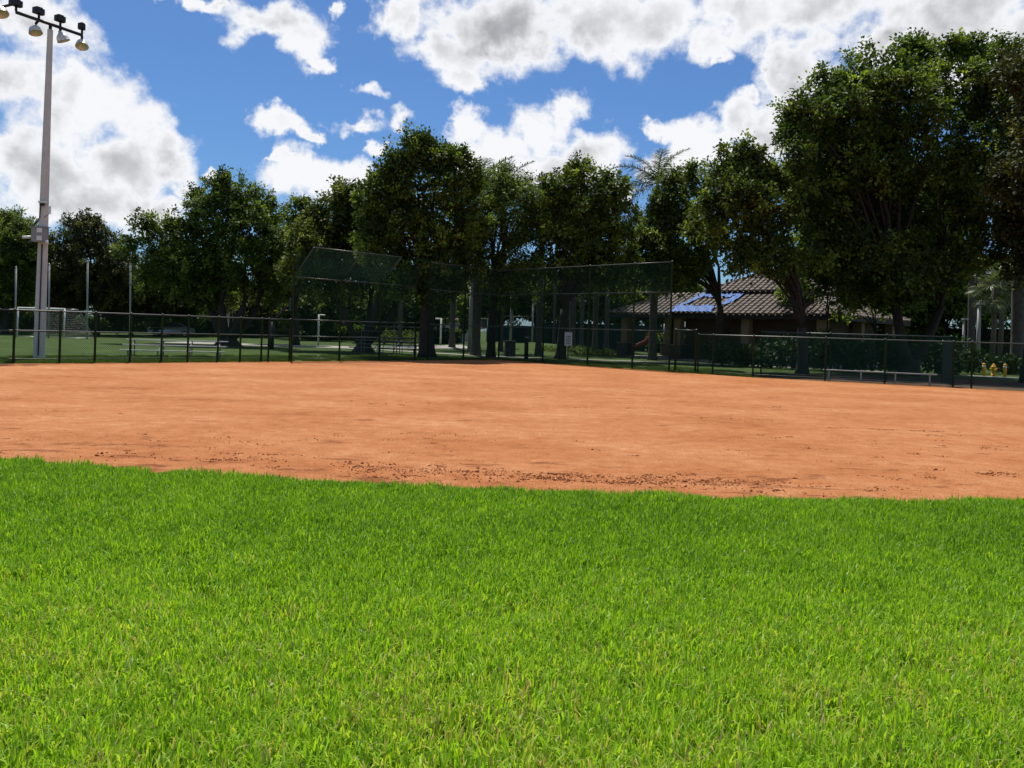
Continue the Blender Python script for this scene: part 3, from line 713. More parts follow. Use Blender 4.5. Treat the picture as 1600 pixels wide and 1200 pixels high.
# ------------------------------------------------------------------ bleachers
def bleacher(A, B, rows, label, back, m='alu', group='bleachers behind the fence', fm='dull'):
    A = Vector((A[0], A[1], 0)); B = Vector((B[0], B[1], 0)); root = empty('bleacher', A, label, 'bleacher', group)
    d = B - A; ang = math.atan2(d.y, d.x); bk = Vector((-d.y, d.x, 0)).normalized()
    if bk.y < 0: bk = -bk
    for i, (sz, off) in enumerate(rows):
        c = d / 2 + bk * off
        MB().box((c.x, c.y, sz), (d.length, .25, .04), ang, .01).build('seat', MT[m], root)
        if i: 
            c2 = d / 2 + bk * (off - .33)
            MB().box((c2.x, c2.y, rows[i][0] - .23), (d.length, .22, .03), ang).build('footboard', MT[m], root)
    for t in (.08, .36, .64, .92):
        q = d * t; last = rows[-1]
        mb = MB()
        for sz, off in rows:
            e = q + bk * off; mb.tube([(e.x, e.y, 0), (e.x, e.y, sz - .025)], .025, 6)
        e0, e1 = q + bk * (rows[0][1] - .1), q + bk * (last[1] + .1)
        mb.tube([(e0.x, e0.y, .05), (e1.x, e1.y, .05)], .025, 6)
        mb.tube([(e0.x, e0.y, rows[0][0] - .06), (e1.x, e1.y, last[0] - .06)], .022, 6)
        mb.build('frame', MT[fm], root)
    if back:
        for t in (0.02, .5, .98):
            q = d * t + bk * (rows[-1][1] + .2); MB().tube([(q.x, q.y, 0), (q.x, q.y, rows[-1][0] + .95)], .022, 6).build('guard_post', MT[fm], root, True)
        for z in (.35, .65, .93):
            q0, q1 = d * .02 + bk * (rows[-1][1] + .2), d * .98 + bk * (rows[-1][1] + .2)
            MB().tube([(q0.x, q0.y, rows[-1][0] + z), (q1.x, q1.y, rows[-1][0] + z)], .02, 6).build('guard_rail', MT[fm], root, True)
    return root
q0, q1 = G(186, 34.3), G(351, 35.3)
bleacher(q0, q1, [(.30, 0), (.52, .62), (.74, 1.24)], 'low aluminium bleacher of three planks behind the left fence', False)
q0, q1 = G(545, 46.5), G(655, 46.0)
bleacher(q0, q1, [(.42, 0), (.62, .62), (.82, 1.24), (1.02, 1.86)], 'shaded bleacher with guard rails behind the backstop', True, 'dull')

# ------------------------------------------------------------------ pavilion
K0 = Vector((18.5, 46.1, 0)); ux = Vector((-.714, .70, 0)).normalized(); vx = Vector((.70, .714, 0)).normalized()
pav = empty('pavilion', K0, 'brown park pavilion with tiled hip roof behind the trees', 'building', rz=math.atan2(ux.y, ux.x))
# local x along the front (towards the left of the view), local y: into the building is -y
def loc(u, v, z=0): return Vector((u, -v, z))
UL, VL, EZ = 16.2, 12.8, 3.08
MB().box((UL / 2, -VL / 2, .05), (UL - 1, VL - 1, .14)).build('floor_slab', MT['pathc'], pav)
MB().box((6.3, -6.4, 1.6), (9.6, 8.8, 2.95)).build('wall', MT['stucco'], pav)
MB().box((11.10, -3.2, 1.3), (.04, .9, 2.1)).build('door', MT['fascia'], pav)
for u, v in ((1.0, .9), (5.9, .9), (10.9, .9), (15.3, .9), (15.3, 6.4), (15.3, 11.9), (1.0, 6.4), (1.0, 11.9), (5.9, 11.9), (10.9, 11.9)):
    c = MB().box(loc(u, v, 2.0), (.55, .55, 1.95), 0, .03).build('column', MT['column'], pav)
    cb_ = MB().box(loc(u, v, .56), (.95, .95, .92), 0, .05).build('column_base', MT['stone'], c)
    MB().box(loc(u, v, 1.05), (1.02, 1.02, .07), 0, .03).build('cap', MT['column'], c)
for u in (3.3, 8.2):
    MB().box(loc(u, 1.97, 2.05), (.9, .06, .4)).build('vent', MT['fascia'], pav)
def ring_roof(u0, u1, v0, v1, z0, inset, slope, name, rows_tile=.42, over=0.0):
    """hip skirt: four sloped faces with overlapping barrel tiles, a fascia under"""
    z1 = z0 + inset * slope
    deck = MB()
    o = [loc(u0, v0, z0), loc(u1, v0, z0), loc(u1, v1, z0), loc(u0, v1, z0)]
    i = [loc(u0 + inset, v0 + inset, z1), loc(u1 - inset, v0 + inset, z1), loc(u1 - inset, v1 - inset, z1), loc(u0 + inset, v1 - inset, z1)]
    deck.add(o + i, [(0, 1, 5, 4), (1, 2, 6, 5), (2, 3, 7, 6), (3, 0, 4, 7), (4, 5, 6, 7)])
    ob = deck.build(name, MT['fascia'], pav)
    fz = MB()
    for a, b in ((0, 1), (1, 2), (2, 3), (3, 0)):
        p, q = o[a], o[b]; c = (p + q) / 2; dd = q - p
        fz.box((c.x, c.y, z0 - .13), (dd.length - .02, .06, .24), math.atan2(dd.y, dd.x))
    fz.box(((o[0].x + o[2].x) / 2, (o[0].y + o[2].y) / 2, z0 - .05), (abs(u1 - u0) - .1, abs(v1 - v0) - .1, .06))
    fz.build('fascia', MT['fascia'], pav)
    tl_ = MB(); rnd = random.Random(4)
    for (a, b, c) in ((0, 1, 4), (1, 2, 5), (2, 3, 6), (3, 0, 7)):
        e = (o[b] - o[a]); Lw = e.length; e.normalize()
        up = (i[a] - o[a]); up = up - e * up.dot(e); SL = up.length; up.normalize(); nn = e.cross(up)
        if nn.z < 0: nn = -nn
        nr = int(SL / rows_tile); tw = .40
        for r in range(nr + 1):
            s0 = r * rows_tile; f0 = s0 / SL * inset
            for k in range(int(Lw / tw)):
                x = (k + .5) * tw + (tw / 2 if r % 2 else 0) * 0
                if x < f0 + .1 or x > Lw - f0 - .1: continue
                j = rnd.uniform(-.012, .012)
                base = o[a] + e * (x + j) + up * (s0 - .03 + rnd.uniform(-.015, .015))
                vs = []
                for dz, s in ((.055, 0), (.02, rows_tile + .06)):
                    for q in range(5):
                        th = math.pi * q / 4
                        vs.append(base + e * (-math.cos(th) * tw * .41) + up * s + nn * (dz + math.sin(th) * .125))
                fs = [(q, q + 1, q + 6, q + 5) for q in range(4)] + [(4, 3, 2, 1, 0)]
                tl_.add(vs, fs)
    t = tl_.build('roof_tiles', MT['tile'], ob); t['kind'] = 'stuff'
    hp = MB()
    for a in range(4):
        n = 14
        for k in range(n):
            p = o[a].lerp(i[a], k / n); q = o[a].lerp(i[a], (k + 1.15) / n)
            hp.tube([p + Vector((0, 0, .12)), q + Vector((0, 0, .07))], [.13, .10], 7)
    h = hp.build('hip_tiles', MT['tile'], ob); h['kind'] = 'stuff'
    return ob
ring_roof(0, UL, 0, VL, EZ, 3.2, .45, 'roof')
MB().box(loc(6.6, 6.6, 4.5), (6.2, 6.2, .5)).build('clerestory', MT['fascia'], pav)
ring_roof(3.0, 10.2, 3.0, 10.2, 4.72, 3.58, .5, 'roof')
# torn blue tarp lying over the lower front slope
def tarp():
    mb = MB(); rng = np.random.default_rng(7); nu, nv_ = 64, 44
    u0, u1, v0, v1 = 7.2, 11.4, -.05, 3.0
    def H(u, v): return EZ + v * .45 + 0.215 + .03 * math.sin(u * 9 + v * 3) * math.sin(v * 11) + .03 * math.sin(u * 20.2)
    def ok(u, v):
        w = .16 * math.sin(u * 5 + 1) + .1 * math.sin(u * 11 + v * 4)
        if v < .95 + w * .6 and u > 7.9 + .5 * v + w: return u < 11.3 - .3 * abs(math.sin(v * 4))
        lo = v > 2.45 + w * .7 and 7.3 < u < 10.9 + w
        diag = abs((u - 7.35) - (v - 2.4) * -.35) < .32 + w * .5 and v > 1.1
        leftd = abs((u - 10.9) + (v - 1) * .35) < .22 + w * .4 and v > .8
        return lo or diag or leftd
    idx = {}
    def vid(i, j):
        if (i, j) not in idx:
            u = u0 + (u1 - u0) * i / nu; v = v0 + (v1 - v0) * j / nv_
            idx[i, j] = len(mb.v); mb.v.append(tuple(loc(u, v, H(u, v))))
        return idx[i, j]
    for i in range(nu):
        for j in range(nv_):
            if ok(u0 + (u1 - u0) * (i + .5) / nu, v0 + (v1 - v0) * (j + .5) / nv_):
                mb.f.append((vid(i, j), vid(i + 1, j), vid(i + 1, j + 1), vid(i, j + 1)))
    ob = mb.build('tarpaulin', MT['tarp'], None, True)
    ob.location = pav.location; ob.rotation_euler = pav.rotation_euler
    tag(ob, 'torn blue tarpaulin draped on the tiled pavilion roof', 'tarp')
    md = ob.modifiers.new('thickness', 'SOLIDIFY'); md.thickness = .008
tarp()

# ------------------------------------------------------------------ small things in the park
def sign(x, y0, y1, w, d, label, m='white', post=True, name='sign'):
    b = G(x, d); t, bo = P(x, y0, d).z, P(x, y1, d).z
    r = empty(name, b, label, 'sign')
    MB().box((0, -.03, (t + bo) / 2), (w, .03, t - bo), 0, .01).build('board', MT[m], r)
    for s in ((-w * .4, w * .4) if w > .7 else (0,)):
        MB().tube([(s, 0, -.1), (s, 0, t)], .03, 6).build('post', MT['green'], r, True)
    return r
s1 = sign(887, 519, 540, .44, 46.5, 'white notice board with dark print beside a tree trunk')
for k, (z, w) in enumerate(((1.42, .3), (1.32, .22), (1.22, .3), (1.12, .26), (1.02, .3))):
    MB().box((0, -.049, z), (w * .9, .004, .035)).build('print', MT['black'], s1)
sign(957, 548, 553, .28, 58, 'small white sign on a short post near the pavilion')
sign(812, 513, 536, .95, 55, 'dark green notice board on two posts behind the backstop', 'screen')
# litter bin
b = G(796, 50.5); r = empty('litter_bin', b, 'dark square litter bin beside the path behind the backstop', 'bin')
MB().box((0, 0, .45), (.62, .62, .86), .15, .04).build('body', MT['bin'], r)
MB().box((0, 0, .95), (.70, .70, .12), .15, .05).build('lid', MT['bin'], r)
MB().box((.34, -.1, .5), (.05, .05, 1.0), .15).build('post', MT['bin'], r)
# wooden stub post
b = G(822, 46.2); r = empty('bollard', b, 'dark thick timber post standing behind the backstop fence', 'bollard')
MB().lathe([(.12, -.1), (.12, 1.62), (.10, 1.66)], n=10).build('post', MT['fascia'], r, True)
MB().lathe([(.127, 1.25), (.127, 1.33)], n=10).build('band', MT['grey'], r, True)

def hoop(x, ytop, d, side, label, bw=1.1, bm='white', tilt=False):
    b = G(x, d); h = P(x, ytop, d).z
    r = empty('basketball_hoop', b, label, 'basketball hoop', 'basketball hoops in the park')
    pm_ = 'black' if tilt else 'white'
    if tilt:
        MB().tube([(0, 0, -.1), (0, 0, 1.75)], .16, 8).build('post', MT[pm_], r, True)
        MB().tube([(0, 0, 1.7), (1.05, -.1, 2.75)], [.11, .07], 8).build('arm', MT[pm_], r, True)
        bx = 1.15
        MB().box((bx, -.1, 2.9), (.05, 1.4, .85), .22).build('backboard', MT['blue'], r)
        MB().lathe([(.22, 0), (.24, .01), (.22, .02)], ((bx - .32, -.2, 2.5), (0, 0, 1)), 14).build('rim', MT['yellow'], r)
        MB().tube([(bx, -.1, 2.9), (.1, 0, 1.95)], .035, 6).build('brace', MT[pm_], r, True)
    else:
        MB().tube([(0, 0, -.1), (0, 0, h - .1), (side * .15, -.02, h), (side * .55, -.05, h)], .055, 8).build('post', MT[pm_], r, True)
        fr_ = MB()
        cx = side * .62; 
        MB().box((cx, -.08, h - .05), (bw, .03, .75)).build('backboard', MT['pane' if bm == 'pane' else 'white'], r)
        for z in (-.42, .33): fr_.box((cx, -.10, h - .05 + z), (bw + .05, .05, .06))
        for s in (-1, 1): fr_.box((cx + s * bw / 2, -.101, h - .05), (.06, .05, .70))
        fr_.build('frame', MT['white'], r)
        MB().lathe([(.21, 0), (.23, .01), (.21, .02)], ((cx, -.34, h - .38), (0, 0, 1)), 14).build('rim', MT['red'], r)
    return r
hoop(424, 478, 51, 1, 'dark basketball hoop with a slanting arm left of the backstop', tilt=True)
hoop(737, 503, 60, 1, 'white framed see-through backboard on a pale post between palms', 1.0, 'pane')
# white sports uprights with a short crossbar
for x, yt, d, s, lb in ((688, 497, 66, -1, 'white angled post beside a dark trunk behind the backstop'), (497, 491, 66, 1, 'white slim post with a short arm behind the bleacher')):
    b = G(x, d); b.z = mound(b.x, b.y); h = P(x, yt, d).z - b.z
    r = empty('court_post', b, lb, 'post', 'white court posts')
    MB().tube([(0, 0, -.1), (0, 0, h)], .075, 8).build('post', MT['white'], r, True)
    MB().tube([(0, 0, h - .06), (s * .5, 0, h - .06)], .06, 8).build('arm', MT['white'], r, True)

# light poles and lamps
def lamp_post(x, ytop, d, label, rad=.09, lean=0.0):
    b = G(x, d); b.z = mound(b.x, b.y); h = P(x, ytop, d).z - b.z
    r = empty('lamp_post', b, label, 'lamp post', 'pale lamp posts among the trees')
    MB().tube([(0, 0, -.1), (lean * .5, 0, h * .5), (lean, 0, h)], [rad * 1.1, rad * .9, rad * .7], 10).build('pole', MT['palegrey'], r, True)
    MB().box((lean, -.1, h + .06), (.3, .5, .12), 0, .05).build('lamp', MT['grey'], r)
lamp_post(734, 440, 56, 'thick pale lamp post in front of a palm trunk behind the backstop', .17)
lamp_post(797, 458, 62, 'slim pale lamp post rising behind the litter bin', .11)
lamp_post(831, 470, 72, 'short pale lamp post in the gap between palm trunks', .10)
lamp_post(352, 428, 60, 'leaning white lamp post behind the spreading tree trunk', .13, .35)
lamp_post(1527, 476, 48, 'pale blue-white post near the fan palm', .13)
lamp_post(1504, 500, 55, 'white garden lamp post half hidden behind shrubs', .10)

# playground slide
def slide():
    d = 64; b = G(1000, d); r = empty('playground_slide', b, 'red plastic playground slide seen between the pavilion columns', 'slide')
    mb = MB(); pts = []
    for k in range(12):
        t = k / 11; pts.append((-.9 + 1.9 * t, 0, .25 + 1.5 * t ** 1.6 + .1 * math.sin(t * 6)))
    vs, fs = [], []
    for p in pts:
        for (y, z) in ((-.42, .32), (-.36, .34), (-.3, .05), (.3, .05), (.36, .34), (.42, .32), (.36, -.03), (-.36, -.03)): vs.append((p[0], y, p[2] + z))
    for i in range(11):
        for k in range(8): fs.append((i * 8 + k, i * 8 + (k + 1) % 8, i * 8 + 8 + (k + 1) % 8, i * 8 + 8 + k))
    mb.add(vs, fs).build('chute', MT['red'], r, True)
    MB().box((1.5, 0, 1.72), (1.1, 1.0, .08)).build('platform', MT['red'], r)
    for x in (1.05, 1.95):
        for y in (-.42, .42): MB().tube([(x, y, 0), (x, y, 2.6)], .05, 8).build('post', MT['steel'], r, True)
    MB().tube([(1.0, -.45, 2.2), (.6, -.45, 1.9), (.2, -.45, 1.45)], .035, 6).build('handrail', MT['red'], r, True)
slide()
# hydrant and bollards
def hydrant():
    b = G(1552, 43); r = empty('fire_hydrant', b, 'yellow fire hydrant between two bollards under the large tree', 'hydrant')
    MB().lathe([(.17, 0), (.17, .05), (.115, .06), (.115, .52), (.15, .53), (.15, .58), (.125, .60), (.10, .68), (.05, .73), (.035, .78)], n=14).build('barrel', MT['yellow'], r, True)
    for s in (-1, 1): MB().lathe([(.06, .0), (.06, .16), (.075, .16), (.075, .2)], ((0, 0, .43), (s, -.1, 0)), 10).build('outlet', MT['yellow'], r, True)
    MB().lathe([(.075, .0), (.075, .16), (.09, .16), (.09, .21)], ((0, 0, .38), (0, -1, 0)), 10).build('outlet', MT['yellow'], r, True)
hydrant()
bpy.data.objects['fire_hydrant'].scale = (.86, .86, .86)
for x, lb in ((1537, 'yellow bollard standing just before the hydrant toward the dugout'), (1570, 'yellow bollard between the hydrant and the thick palm trunk')):
    r = empty('bollard', G(x, 42.6), lb, 'bollard', 'yellow bollards by the hydrant')
    MB().lathe([(.085, -.1), (.085, .62), (.07, .67), (.03, .69)], n=12).build('post', MT['yellow'], r, True)
    MB().lathe([(.089, .48), (.089, .55)], n=12).build('band', MT['white'], r, True)

# parked car behind the far hedge line
def car():
    d = 84; b = G(268, d); r = empty('parked_car', b, 'silver parked car beyond the lawn behind the bleacher', 'car', rz=.25)
    prof = [(-2.2, .35), (-2.25, .75), (-2.1, .92), (-1.1, .98), (-.55, 1.42), (.75, 1.45), (1.55, 1.02), (2.15, .92), (2.25, .6), (2.2, .35)]
    mb = MB(); n = len(prof); vs = []
    for y, sx in ((-.86, .97), (-.6, 1), (.6, 1), (.86, .97)):
        for x, z in prof:
            yy = y * (.8 if z > 1.2 else 1.0); vs.append((x * sx, yy, z - (.03 if abs(y) > .8 and z > .9 else 0)))
    fs = []
    for i in range(3):
        for k in range(n): fs.append((i * n + k, i * n + (k + 1) % n, (i + 1) * n + (k + 1) % n, (i + 1) * n + k))
    fs += [tuple(range(n)), tuple(range(4 * n - 1, 3 * n - 1, -1))]
    mb.add(vs, fs).build('body', MT['carpaint'], r, True)
    for y in (-.79, .79):
        w = MB().add([(-1.0, y * 1.02, 1.0), (-.52, y * .93, 1.36), (.7, y * .93, 1.38), (1.4, y * 1.02, 1.03), (-1.0, y * 1.09, 1.0), (-.52, y * 1.0, 1.36), (.7, y * 1.0, 1.38), (1.4, y * 1.09, 1.03)], [(0, 1, 2, 3), (7, 6, 5, 4), (0, 4, 5, 1), (1, 5, 6, 2), (2, 6, 7, 3), (3, 7, 4, 0)]).build('side_window', MT['pane'], r)
    MB().add([(-1.12, -.62, 1.0), (-1.12, .62, 1.0), (-.58, .5, 1.43), (-.58, -.5, 1.43), (-1.15, -.62, 1.02), (-1.15, .62, 1.02), (-.61, .5, 1.45), (-.61, -.5, 1.45)], [(0, 1, 2, 3), (7, 6, 5, 4), (0, 4, 5, 1), (1, 5, 6, 2), (2, 6, 7, 3), (3, 7, 4, 0)]).build('windscreen', MT['pane'], r)
    for x in (-1.4, 1.4):
        for y in (-.8, .8):
            w = MB().lathe([(.22, -.1), (.32, -.1), (.33, 0), (.32, .1), (.22, .1)], ((x, y, .33), (0, 1, 0)), 18).build('wheel', MT['rubber'], r, True)
            MB().lathe([(.2, -.11), (.2, .11)], ((x, y, .33), (0, 1, 0)), 12).build('rim', MT['steel'], w)
    for y in (-.6, .6): MB().box((-2.22, y, .72), (.08, .35, .14)).build('headlight', MT['white'], r)
car()

# houses far behind the hedge
def house(x, d, w, label, dep=9.0, eave=3.0):
    b = G(x, d); r = empty('house', b, label, 'house', 'pale houses beyond the hedge')
    MB().box((0, dep / 2, eave / 2), (w, dep, eave)).build('wall', MT['housewall'], r)
    e = .5; o = [(-w / 2 - e, -e, eave), (w / 2 + e, -e, eave), (w / 2 + e, dep + e, eave), (-w / 2 - e, dep + e, eave)]
    rd = (w - dep) / 2
    vs = o + [(-max(rd, .5), dep / 2, eave + 1.9), (max(rd, .5), dep / 2, eave + 1.9)] + [(x_, y_, z_ - .18) for x_, y_, z_ in o]
    MB().add(vs, [(0, 1, 5, 4), (1, 2, 5), (2, 3, 4, 5), (3, 0, 4), (0, 6, 7, 1), (1, 7, 8, 2), (2, 8, 9, 3), (3, 9, 6, 0), (9, 8, 7, 6)]).build('roof', MT['houseroof'], r)
    n = int(w / 3)
    for k in range(n):
        xx = -w / 2 + (k + .5) * w / n
        f = MB().box((xx, -.03, 1.6), (1.3, .1, 1.3)).build('window', MT['white'], r)
        MB().box((xx, -.09, 1.6), (1.1, .03, 1.1)).build('pane', MT['pane'], f)
house(655, 112, 15, 'white walled house seen between trunks behind the bleacher')
house(530, 118, 16, 'white house behind the hedge and slim court post')
house(236, 120, 11, 'pale house with light gable behind the bleacher trees')

# ------------------------------------------------------------------ trees, palms, shrubs
TR = tree
TR('shade_tree', 'dark tree cut by the edge behind the floodlight pole', 8, 72, [(0,388,48),(35,372,28),(18,355,24),(-40,395,60),(44,412,26),(10,440,40),(-60,450,50),(-20,352,30),(38,440,26),(0,470,28)], 'mid', 11, trunk_r=.28, fork=2.6)
TR('shade_tree', 'dense round tree just right of the floodlight pole', 150, 75, [(130,362,26),(105,388,28),(165,385,28),(130,415,42),(187,412,24),(95,428,30),(160,445,34),(110,465,28),(190,450,26),(140,350,16)], 'brown', 12, trunk_r=.3, fork=2.2)
TR('shade_tree', 'wide spreading tree with many stems behind the left bleacher', 356, 56, [(345,306,27),(312,318,20),(385,310,28),(415,338,26),(335,350,36),(390,362,42),(268,352,18),(228,360,17),(258,392,32),(302,405,42),(370,415,48),(428,395,32),(240,428,28),(318,448,32),(420,440,34),(298,360,18),(200,392,18),(345,285,10),(285,440,26)], 'mid', 13, trunk_r=.55, fork=2.6, stems=6)
TR('shade_tree', 'lower dark tree in the gap beside the spreading tree', 462, 64, [(465,338,24),(450,372,30),(485,360,26),(440,410,30),(475,410,34),(430,440,26)], 'mid', 14, trunk_r=.25, fork=2.5)
TR('shade_tree', 'lighter green tree with twisted stems behind the backstop overhang', 568, 51, [(520,322,26),(552,312,24),(500,346,24),(480,382,32),(530,370,42),(582,340,28),(470,422,32),(530,425,44),(590,420,42),(560,390,40),(498,440,28),(610,440,30),(540,300,12)], 'lite', 15, trunk_r=.42, fork=3.0, stems=5)
TR('shade_tree', 'tallest tree of the backstop group with a thick dark trunk', 668, 43.5, [(655,240,22),(634,248,20),(678,244,20),(622,262,23),(690,260,24),(738,258,15),(712,256,20),(602,278,22),(580,306,24),(602,300,28),(650,296,38),(705,302,34),(737,290,16),(592,345,32),(640,355,42),(700,360,42),(740,348,24),(610,405,36),(660,418,38),(715,412,34),(580,380,26),(690,450,26),(640,452,24),(658,226,9)], 'oak', 16, trunk_r=.42, fork=3.4, lean=-.1)
TR('shade_tree', 'fine leaved tree between the tall tree and the round one', 768, 46, [(788,292,24),(762,300,20),(815,298,20),(790,330,32),(760,348,24),(822,340,22),(790,382,34),(765,425,24),(815,420,26),(740,400,24),(790,450,24),(832,300,16),(836,365,22)], 'oak', 17, trunk_r=.24, fork=4.2, leaf=.17, per=52, clump=.55, wf=.22)
TR('shade_tree', 'round green tree in the middle with forked trunk by the sign', 876, 47, [(850,290,12),(905,280,22),(880,302,26),(945,290,26),(968,300,16),(862,340,28),(910,340,38),(958,338,30),(880,388,38),(938,388,38),(984,366,18),(850,420,22),(974,420,22),(915,425,30),(905,265,10)], 'mid', 18, trunk_r=.3, fork=3.0, lean=.1)
TR('shade_tree', 'dark tree over the left corner of the pavilion roof', 1122, 50, [(1010,345,18),(1037,322,20),(1072,278,18),(1050,295,20),(1062,330,34),(1100,292,24),(1022,388,30),(1080,380,44),(1040,424,32),(1085,415,28),(1000,420,22),(1000,375,20)], 'mid', 19, trunk_r=.26, fork=3.6)
TR('shade_tree', 'leafy tree with crooked trunk in front of the pavilion roof', 1252, 38.5, [(1145,245,20),(1176,243,18),(1130,282,27),(1186,275,25),(1160,310,38),(1202,330,32),(1140,358,38),(1190,388,42),(1160,405,28),(1212,408,28),(1110,330,22),(1200,290,24)], 'mid', 20, trunk_r=.27, fork=2.2)
G1 = [(1264,174,26),(1248,216,25),(1288,128,27),(1340,112,28),(1398,106,32),(1450,96,28),(1508,88,28),(1555,98,28),
 (1270,200,46),(1340,170,50),(1420,158,52),(1500,150,52),(1565,165,44),(1246,268,30),(1290,278,50),(1370,248,56),(1460,240,58),(1545,250,54),
 (1240,330,28),(1284,348,46),(1370,338,56),(1460,330,56),(1545,335,48),(1262,392,34),(1330,408,42),(1410,418,50),(1480,408,42),(1400,446,28),(1455,442,26),(1350,375,44),(1520,400,32),(1430,80,14),(1530,70,14),(1480,75,14)]
TR('shade_tree', 'huge dense tree towering over the dugout and pavilion', 1420, 41, G1, 'oak', 21, trunk_r=.46, fork=3.2, deep=2.2, extra=20, leaf=.20, dens=1.75, clump=.56, per=54, stems=2)
TR('shade_tree', 'dark tree cut off beside the thick palm trunk', 1606, 36, [(1600,112,32),(1640,135,46),(1660,200,60),(1610,190,40),(1650,290,60),(1600,280,36),(1630,360,50),(1680,400,60),(1600,350,30),(1590,110,20)], 'brown', 22, trunk_r=.3, fork=4.0, lean=.3, deep=1.5)
TR('understory_tree', 'slim tree with two bare stems before the pavilion wall', 1322, 43.5, [(1315,425,22),(1345,420,24),(1300,410,20),(1362,440,18)], 'oak', 23, trunk_r=.17, fork=2.4, stems=2, group='low trees beside the pavilion')
# second rank of trees, seen through the gaps
FAR = [(-20,78,'mid','far tree at the field edge behind the netting poles'),(65,84,'brown','far tree behind the soccer goal crossbar'),(205,80,'brown','far reddish tree behind the tallest netting pole'),(270,88,'mid','far tree above the parked car'),(318,95,'lite','far tree behind the left bleacher hedge'),
 (400,92,'brown','far brownish tree behind the basketball arm'),(505,86,'lite','small fresh green tree behind the slim court post'),(590,96,'lite','far tree behind the twisted stems'),(640,90,'mid','far tree before the white walled house'),(720,98,'oak','far tree between palm trunks behind the backstop'),
 (775,84,'oak','far tree behind the litter bin'),(835,92,'oak','far tree behind the dark notice board'),(905,80,'oak','far tree behind the white notice board'),(960,84,'mid','far tree behind the left pavilion column'),(1010,88,'oak','far tree seen through the open pavilion'),(1060,90,'oak','far tree hidden behind the blue tarp roof'),
 (1290,84,'oak','far tree behind the pavilion upper roof'),(1345,80,'mid','far tree behind the right end of the pavilion'),(1535,76,'oak','far tree behind the fan palms'),(1400,76,'oak','far tree behind the forked giant trunk'),(1475,74,'mid','far tree behind the dugout screen'),(1590,80,'oak','far tree behind the thick palm trunk')]
for k, (x, d, lf, lb) in enumerate(FAR):
    rnd = random.Random(50 + k); s = 60.0 / d
    top = 425 if 150 < x < 1000 else 415
    if x in (505, 590, 640): top = 462
    if 1280 < x < 1480: top = 255
    if x == 400: top = 470
    lo = []
    for j in range(9):
        lo.append((x + rnd.uniform(-46, 46), top + 12 + (474 - top) * (j + rnd.random()) / 9, rnd.uniform(18, 28) * (1.5 if top < 300 else 1)))
    lo += [(x, top + 22, 26), (x - 34, 470, 24), (x + 34, 472, 24)]
    TR('far_tree', lb, x, d, lo, lf, 70 + k, group='second row of trees behind the field', trunk_r=.2, fork=2.4, leaf=.36, clump=.7, per=26, dens=1.3, deep=2.5)

# royal palms
def frond_mesh(Lf, seed, nl=34, wide=.85, m='palm'):
    rng = np.random.default_rng(seed); V, Fq, T = [], [], []
    pts = []
    for k in range(nl + 1):
        t = k / nl
        pts.append(np.array([Lf * (t - .12 * t * t), 0, Lf * (.32 * t - .62 * t * t)]))
    mb = MB().tube([tuple(p) for p in pts[::3]], [.035 * (1 - .85 * k / (len(pts[::3]) - 1)) for k in range(len(pts[::3]))], 5)
    for k in range(3, nl):
        t = k / nl; ll = wide * (math.sin(math.pi * min(1, t * .92 + .08)) ** .55)
        tan = nrm(pts[k] - pts[k - 1])
        for s in (-1, 1):
            for rep in range(2):
                dr = nrm(np.array([.55, s * rng.uniform(.7, 1.0), rng.uniform(-.55, .35)]))
                b = pts[k] - tan * rep * Lf / nl * .5; l = ll * rng.uniform(.8, 1.1)
                w = tan * .022
                mid_ = b + dr * l * .5 + np.array([0, 0, .02]); tip = b + dr * l + np.array([0, 0, -.28 * l])
                mb.add([b - w, b + w, mid_ + w * .9, tip, mid_ - w * .9], [(0, 1, 2, 4), (4, 2, 3)])
    me = mb.mesh('frond', LF[m])
    at = me.attributes.new('tint', 'FLOAT', 'FACE'); at.data.foreach_set('value', np.random.default_rng(seed).random(len(me.polygons)).astype(np.float32))
    return me
FR = [frond_mesh(3.4, s) for s in (1, 2, 3)]
def royal_palm(x, d, ytop, label, r=.26, nf=13, seed=0, sc=1.0):
    rnd = random.Random(seed); b = G(x, d); b.z = mound(b.x, b.y)
    h = P(x, ytop, d).z - b.z - 1.0; r *= .82
    root = empty('royal_palm', b, label, 'palm', 'royal palms behind the backstop')
    prof = [(r * 1.5, -.1), (r * 1.35, .15), (r * 1.05, .8), (r * .98, h * .2), (r * 1.1, h * .45), (r * 1.0, h * .7), (r * .72, h)]
    MB().lathe(prof, n=14).build('trunk', MT['palmbark'], root, True)
    MB().lathe([(r * .74, h - .02), (r * .8, h + .15), (r * .5, h + .75), (r * .28, h + 1.1)], n=12).build('crownshaft', MT['shaft'], root, True)
    for k in range(nf):
        a = 2.4 * k + rnd.uniform(-.2, .2); tilt = -1.15 + 1.75 * k / nf
        inst('frond', FR[k % 3], root, (0, 0, h + .95), (0, tilt, a), (sc, sc, sc))
    return root
